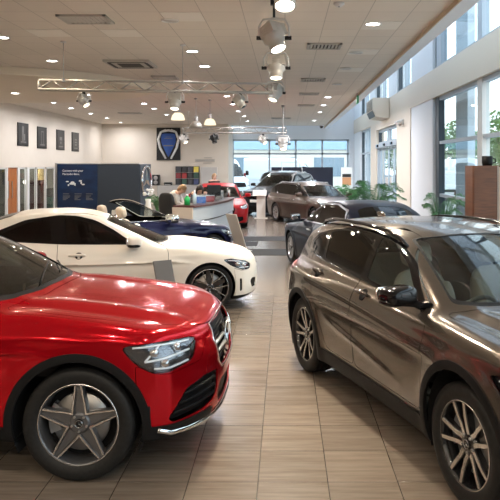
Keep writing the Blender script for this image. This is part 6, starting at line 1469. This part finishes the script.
# ------------------------------------------------------------------ plants
def palm(loc, h, spread, label, n=13, seed=1, pot=True, name='potted_palm', m='palm'):
    r = empty(name, loc); tag(r, label, 'plant'); R = random.Random(seed)
    b = MB(); b.lathe([(.001,0),(.17,0),(.22,.38),(.225,.40),(.20,.40),(.19,.36),(.001,.36)], 24); b.build('planter', 'pot', r); b = MB(); b.lathe([(.001,.365),(.19,.362)], 20); b.build('soil', 'soil', r)
    b = MB()
    for i in range(n):
        a = i*2.399 + R.uniform(-.2,.2); el = R.uniform(.25, 1.25); L = spread*R.uniform(.8,1.15); z0 = .40; hz = h*R.uniform(.72,1.0); P = []
        for k in range(9):
            t = k/8; rr = L*(t**1.3)*math.cos(el*.6); zz = z0 + (hz - z0)*math.sin(min(1, t*1.15)*PI/2*1.15) - .28*L*max(0, t-.55)**1.4*2.2*(1.4-el)
            P.append(Vector((math.cos(a)*(.04+rr), math.sin(a)*(.04+rr), zz)))
        b.tube(P, [.012*(1-.8*k/8) for k in range(9)], 5)
        for k in range(2, 27):
            t = .25 + .75*(k-2)/25; q = t*8; i0 = min(7, int(q)); p = P[i0].lerp(P[i0+1], q-i0); tg = (P[i0+1]-P[i0]).normalized(); sd = tg.cross(Vector((0,0,1))).normalized(); lw = .30*spread*math.sin(PI*min(1, .15+t*.85))*R.uniform(.85,1.1)
            for s in (-1,1):
                d = (sd*s*.85 + tg*.65 + Vector((0,0,-.25))).normalized(); w = tg.cross(d).cross(d).normalized()*.013*spread
                m1 = p + d*lw*.5 + Vector((0,0,.02)); b.add([p, m1 + w, p + d*lw + Vector((0,0,-.04)), m1 - w], [(0,1,2,3)])
    b.build('fronds', m, r); return r
palm((2.15, 16.0, 0), 1.75, .85, 'broad palm in front of the white pier by the window wall', 15, 3); palm((3.3, 13.9, 0), 1.5, .55, 'palm in front of the big window, right of the broad palm', 14, 5); palm((3.3, 12.3, 0), 1.15, .38, 'low palm between the near-black saloon and the wooden cabinet', 11, 8)
palm((2.55, 25.5, 0), 1.40, .85, 'dark bushy palm by the sliding door beside the brown estate', 22, 11); palm((2.95, 28.6, 0), 1.2, .7, 'pale leafy palm behind the estate near the far column', 18, 14)
palm((-4.35, 22.6, 0), 1.15, .45, 'leafy plant between the slate screen wall and the office chair', 16, 17)
r = empty('white_vase', (-4.5, 21.7, 0)); tag(r, 'white vase with white blooms standing by the screen wall end', 'vase'); b = MB(); b.lathe([(.001,0),(.10,0),(.13,.5),(.08,.85),(.10,.95),(.09,.95),(.07,.85)], 20); b.build('vase_body','white_card',r)
b = MB(); R = random.Random(4)
for i in range(14): b.blob((R.uniform(-.16,.16), R.uniform(-.12,.12), 1.05+R.uniform(0,.22)), (.05,.05,.045), 2, 10, 6)
b.build('blooms','white_card',r)

# ------------------------------------------------------------------ stands, wooden cabinet, wall fittings
def info_stand(foot, lean, h, w, rz, label, m):
    r = empty('price_stand', foot, rz); tag(r, label, 'stand', 'car information stands'); b = MB(); t = Vector((math.sin(lean), 0, math.cos(lean))); b.obox(Vector((0,0,.015)) + t*h/2, (math.cos(lean)*.012, 0, -math.sin(lean)*.012), (0, w/2, 0), t*h/2); b.build('board', m, r, .004)
    b = MB(); b.box(-.16, .16, -w/2, w/2, 0, .02); b.build('foot_plate', 'grey_metal', r, .004); return r
M['stand_beige'] = mat('beige stand board', (.55, .47, .40), .45); M['stand_grey'] = mat('grey brown stand board', (.11, .10, .092), .4); M['stand_white'] = mat('white stand', (.80, .76, .69), .45)
f1 = at_z(242, 251, 0); info_stand((f1.x, f1.y, 0), -.36, .95, .40, .75, 'beige slanted information stand beside the dark blue convertible', 'stand_beige')
f2 = Vector((-1.43, 8.45, 0)); info_stand((f2.x, f2.y, 0), -.40, .86, .26, -.95, 'dark grey slanted price stand in front of the white coupe', 'stand_grey')
q = at_z(261, 218.5, 0); r = empty('lectern_stand', (q.x, q.y, 0)); tag(r, 'white lectern stand in front of the dark grey SUV', 'stand'); b = MB(); b.box(-.17, .17, -.02, .02, 0, .86); b.build('post', 'stand_white', r, .006); b = MB(); b.obox((-.05, -.06, .99), (.26, 0, 0), (0, .13, .10), (0, -.008, .010)); b.build('reading_board', 'stand_white', r, .006); b = MB(); b.box(-.25,.25,-.18,.18,0,.02); b.build('foot_plate','stand_white',r,.005)
r = empty('wooden_cabinet', (3.36, 10.55, 0)); tag(r, 'tall walnut veneered cabinet standing by the big window', 'cabinet'); b = MB(); b.box(-.36, .30, 0, .45, .05, 2.06); b.build('carcass', 'wood', r, .004); b = MB(); b.box(-.345, .02, -.022, 0, .08, 2.04); b.build('door', 'wood', r, .003); b = MB(); b.box(.035, .05, -.012, 0, .05, 2.06); b.build('edge_strip', 'stand_beige', r); b = MB(); b.box(.06, .30, -.022, 0, .08, 2.04); b.build('side_panel', 'stand_beige', r); b = MB(); b.box(-.33,.27,.03,.42,0,.05); b.build('plinth','black_metal',r)
q = at_y(488, 164, 10.62); r = empty('desk_camera', (q.x, 10.66, 2.06)); tag(r, 'small black cup-like device on top of the walnut cabinet', 'device'); b = MB(); b.lathe([(.001,0),(.075,0),(.085,.05),(.085,.15),(.075,.155),(.07,.10),(.001,.09)], 20); b.build('cup', 'black_plastic', r); b = MB(); b.tube([(.08,0,.12),(.13,0,.11),(.13,0,.05),(.08,0,.04)], .012, 6); b.build('grip', 'black_plastic', r)
r = empty('air_curtain', (XR-.06, 25.0, 3.86)); tag(r, 'beige warm air curtain box fixed above the sliding door', 'heater'); b = MB(); b.prism([(0,0,0),(-.50,0,.06),(-.62,0,.30),(-.62,0,.76),(0,0,.76)], (0,1.9,0)); b.build('casing', 'beige', r, .02); b = MB()
for k in range(9): b.obox((-.60+.005*k*0-.022, .95, .34+k*.045), (.012,0,.006), (0,.88,0), (-.003,0,.006))
b.build('louvre_grille', 'vent_dark', r); b = MB(); b.obox((-.565,.95,.17), (.004,0,.002), (0,.85,0), (-.05,0,.11)); b.build('outlet', 'black_metal', r)
q = at_y(405, 122, 22.0); r = empty('security_light', (XR-.06, 22.0, q.z)); tag(r, 'small white security floodlight fixed on the beige pier', 'lamp'); b = MB(); b.box(-.06, 0, -.07, .07, -.1, .1); b.build('mount', 'white_metal', r, .01); 
for s in (-1,1): b = MB(); b.cyl((-.08, s*.09, .02), (-.24, s*.13, -.06), .06, .085, 14); b.build('lamp_head', 'white_metal', r)
b = MB(); b.cyl((-.06,0,-.06),(-.14,0,-.12),.04,n=12); b.build('motion_sensor','grey_metal',r)
r = empty('poster_stand', (3.1, 33.2, 0)); tag(r, 'white poster stand with orange and dark pictures near the far column', 'stand'); b = MB(); b.box(-.28,.28,-.02,.02,.2,1.95); b.build('panel','white_card',r,.005); b = MB(); b.box(-.22,.22,-.024,-.02,1.05,1.45); b.build('orange_picture', mat('orange print',(.62,.30,.14),.5), r); b = MB(); b.box(-.22,.22,-.024,-.02,1.46,1.62); b.build('dark_picture','pic',r); b = MB(); b.box(-.3,.3,-.2,.2,0,.03); b.box(-.02,.02,-.02,.02,0,.2); b.build('foot','grey_metal',r)
# ------------------------------------------------------------------ daylight and camera
sc = bpy.context.scene
w = bpy.data.worlds.new('sky'); sc.world = w; w.use_nodes = True
N = w.node_tree.nodes; L = w.node_tree.links; bg = N['Background']
tc = N.new('ShaderNodeTexCoord'); sx = N.new('ShaderNodeSeparateXYZ'); cr = N.new('ShaderNodeValToRGB')
cr.color_ramp.elements[0].position = .0; cr.color_ramp.elements[0].color = (1, 1, 1, 1); cr.color_ramp.elements[1].position = .6; cr.color_ramp.elements[1].color = (.80, .90, 1, 1)
L.new(tc.outputs['Generated'], sx.inputs[0]); L.new(sx.outputs[2], cr.inputs[0]); L.new(cr.outputs[0], bg.inputs[0]); bg.inputs[1].default_value = 3.6
cam = bpy.data.cameras.new('camera'); co = bpy.data.objects.new('camera', cam); COL.objects.link(co)
co.location = (0, 0, CZ); co.rotation_euler = (PI/2, 0, 0); cam.sensor_width = 36; cam.lens = F/500*36
cam.shift_x = -(CX-250)/500; cam.shift_y = -(250-CY)/500; cam.clip_start = .05; cam.clip_end = 400
sc.camera = co
vs = sc.view_settings; vs.view_transform = 'Standard'; vs.look = 'None'; vs.gamma = 1; vs.use_curve_mapping = False; vs.exposure = -.1
try: sc.cycles.use_denoising = True
except Exception: pass
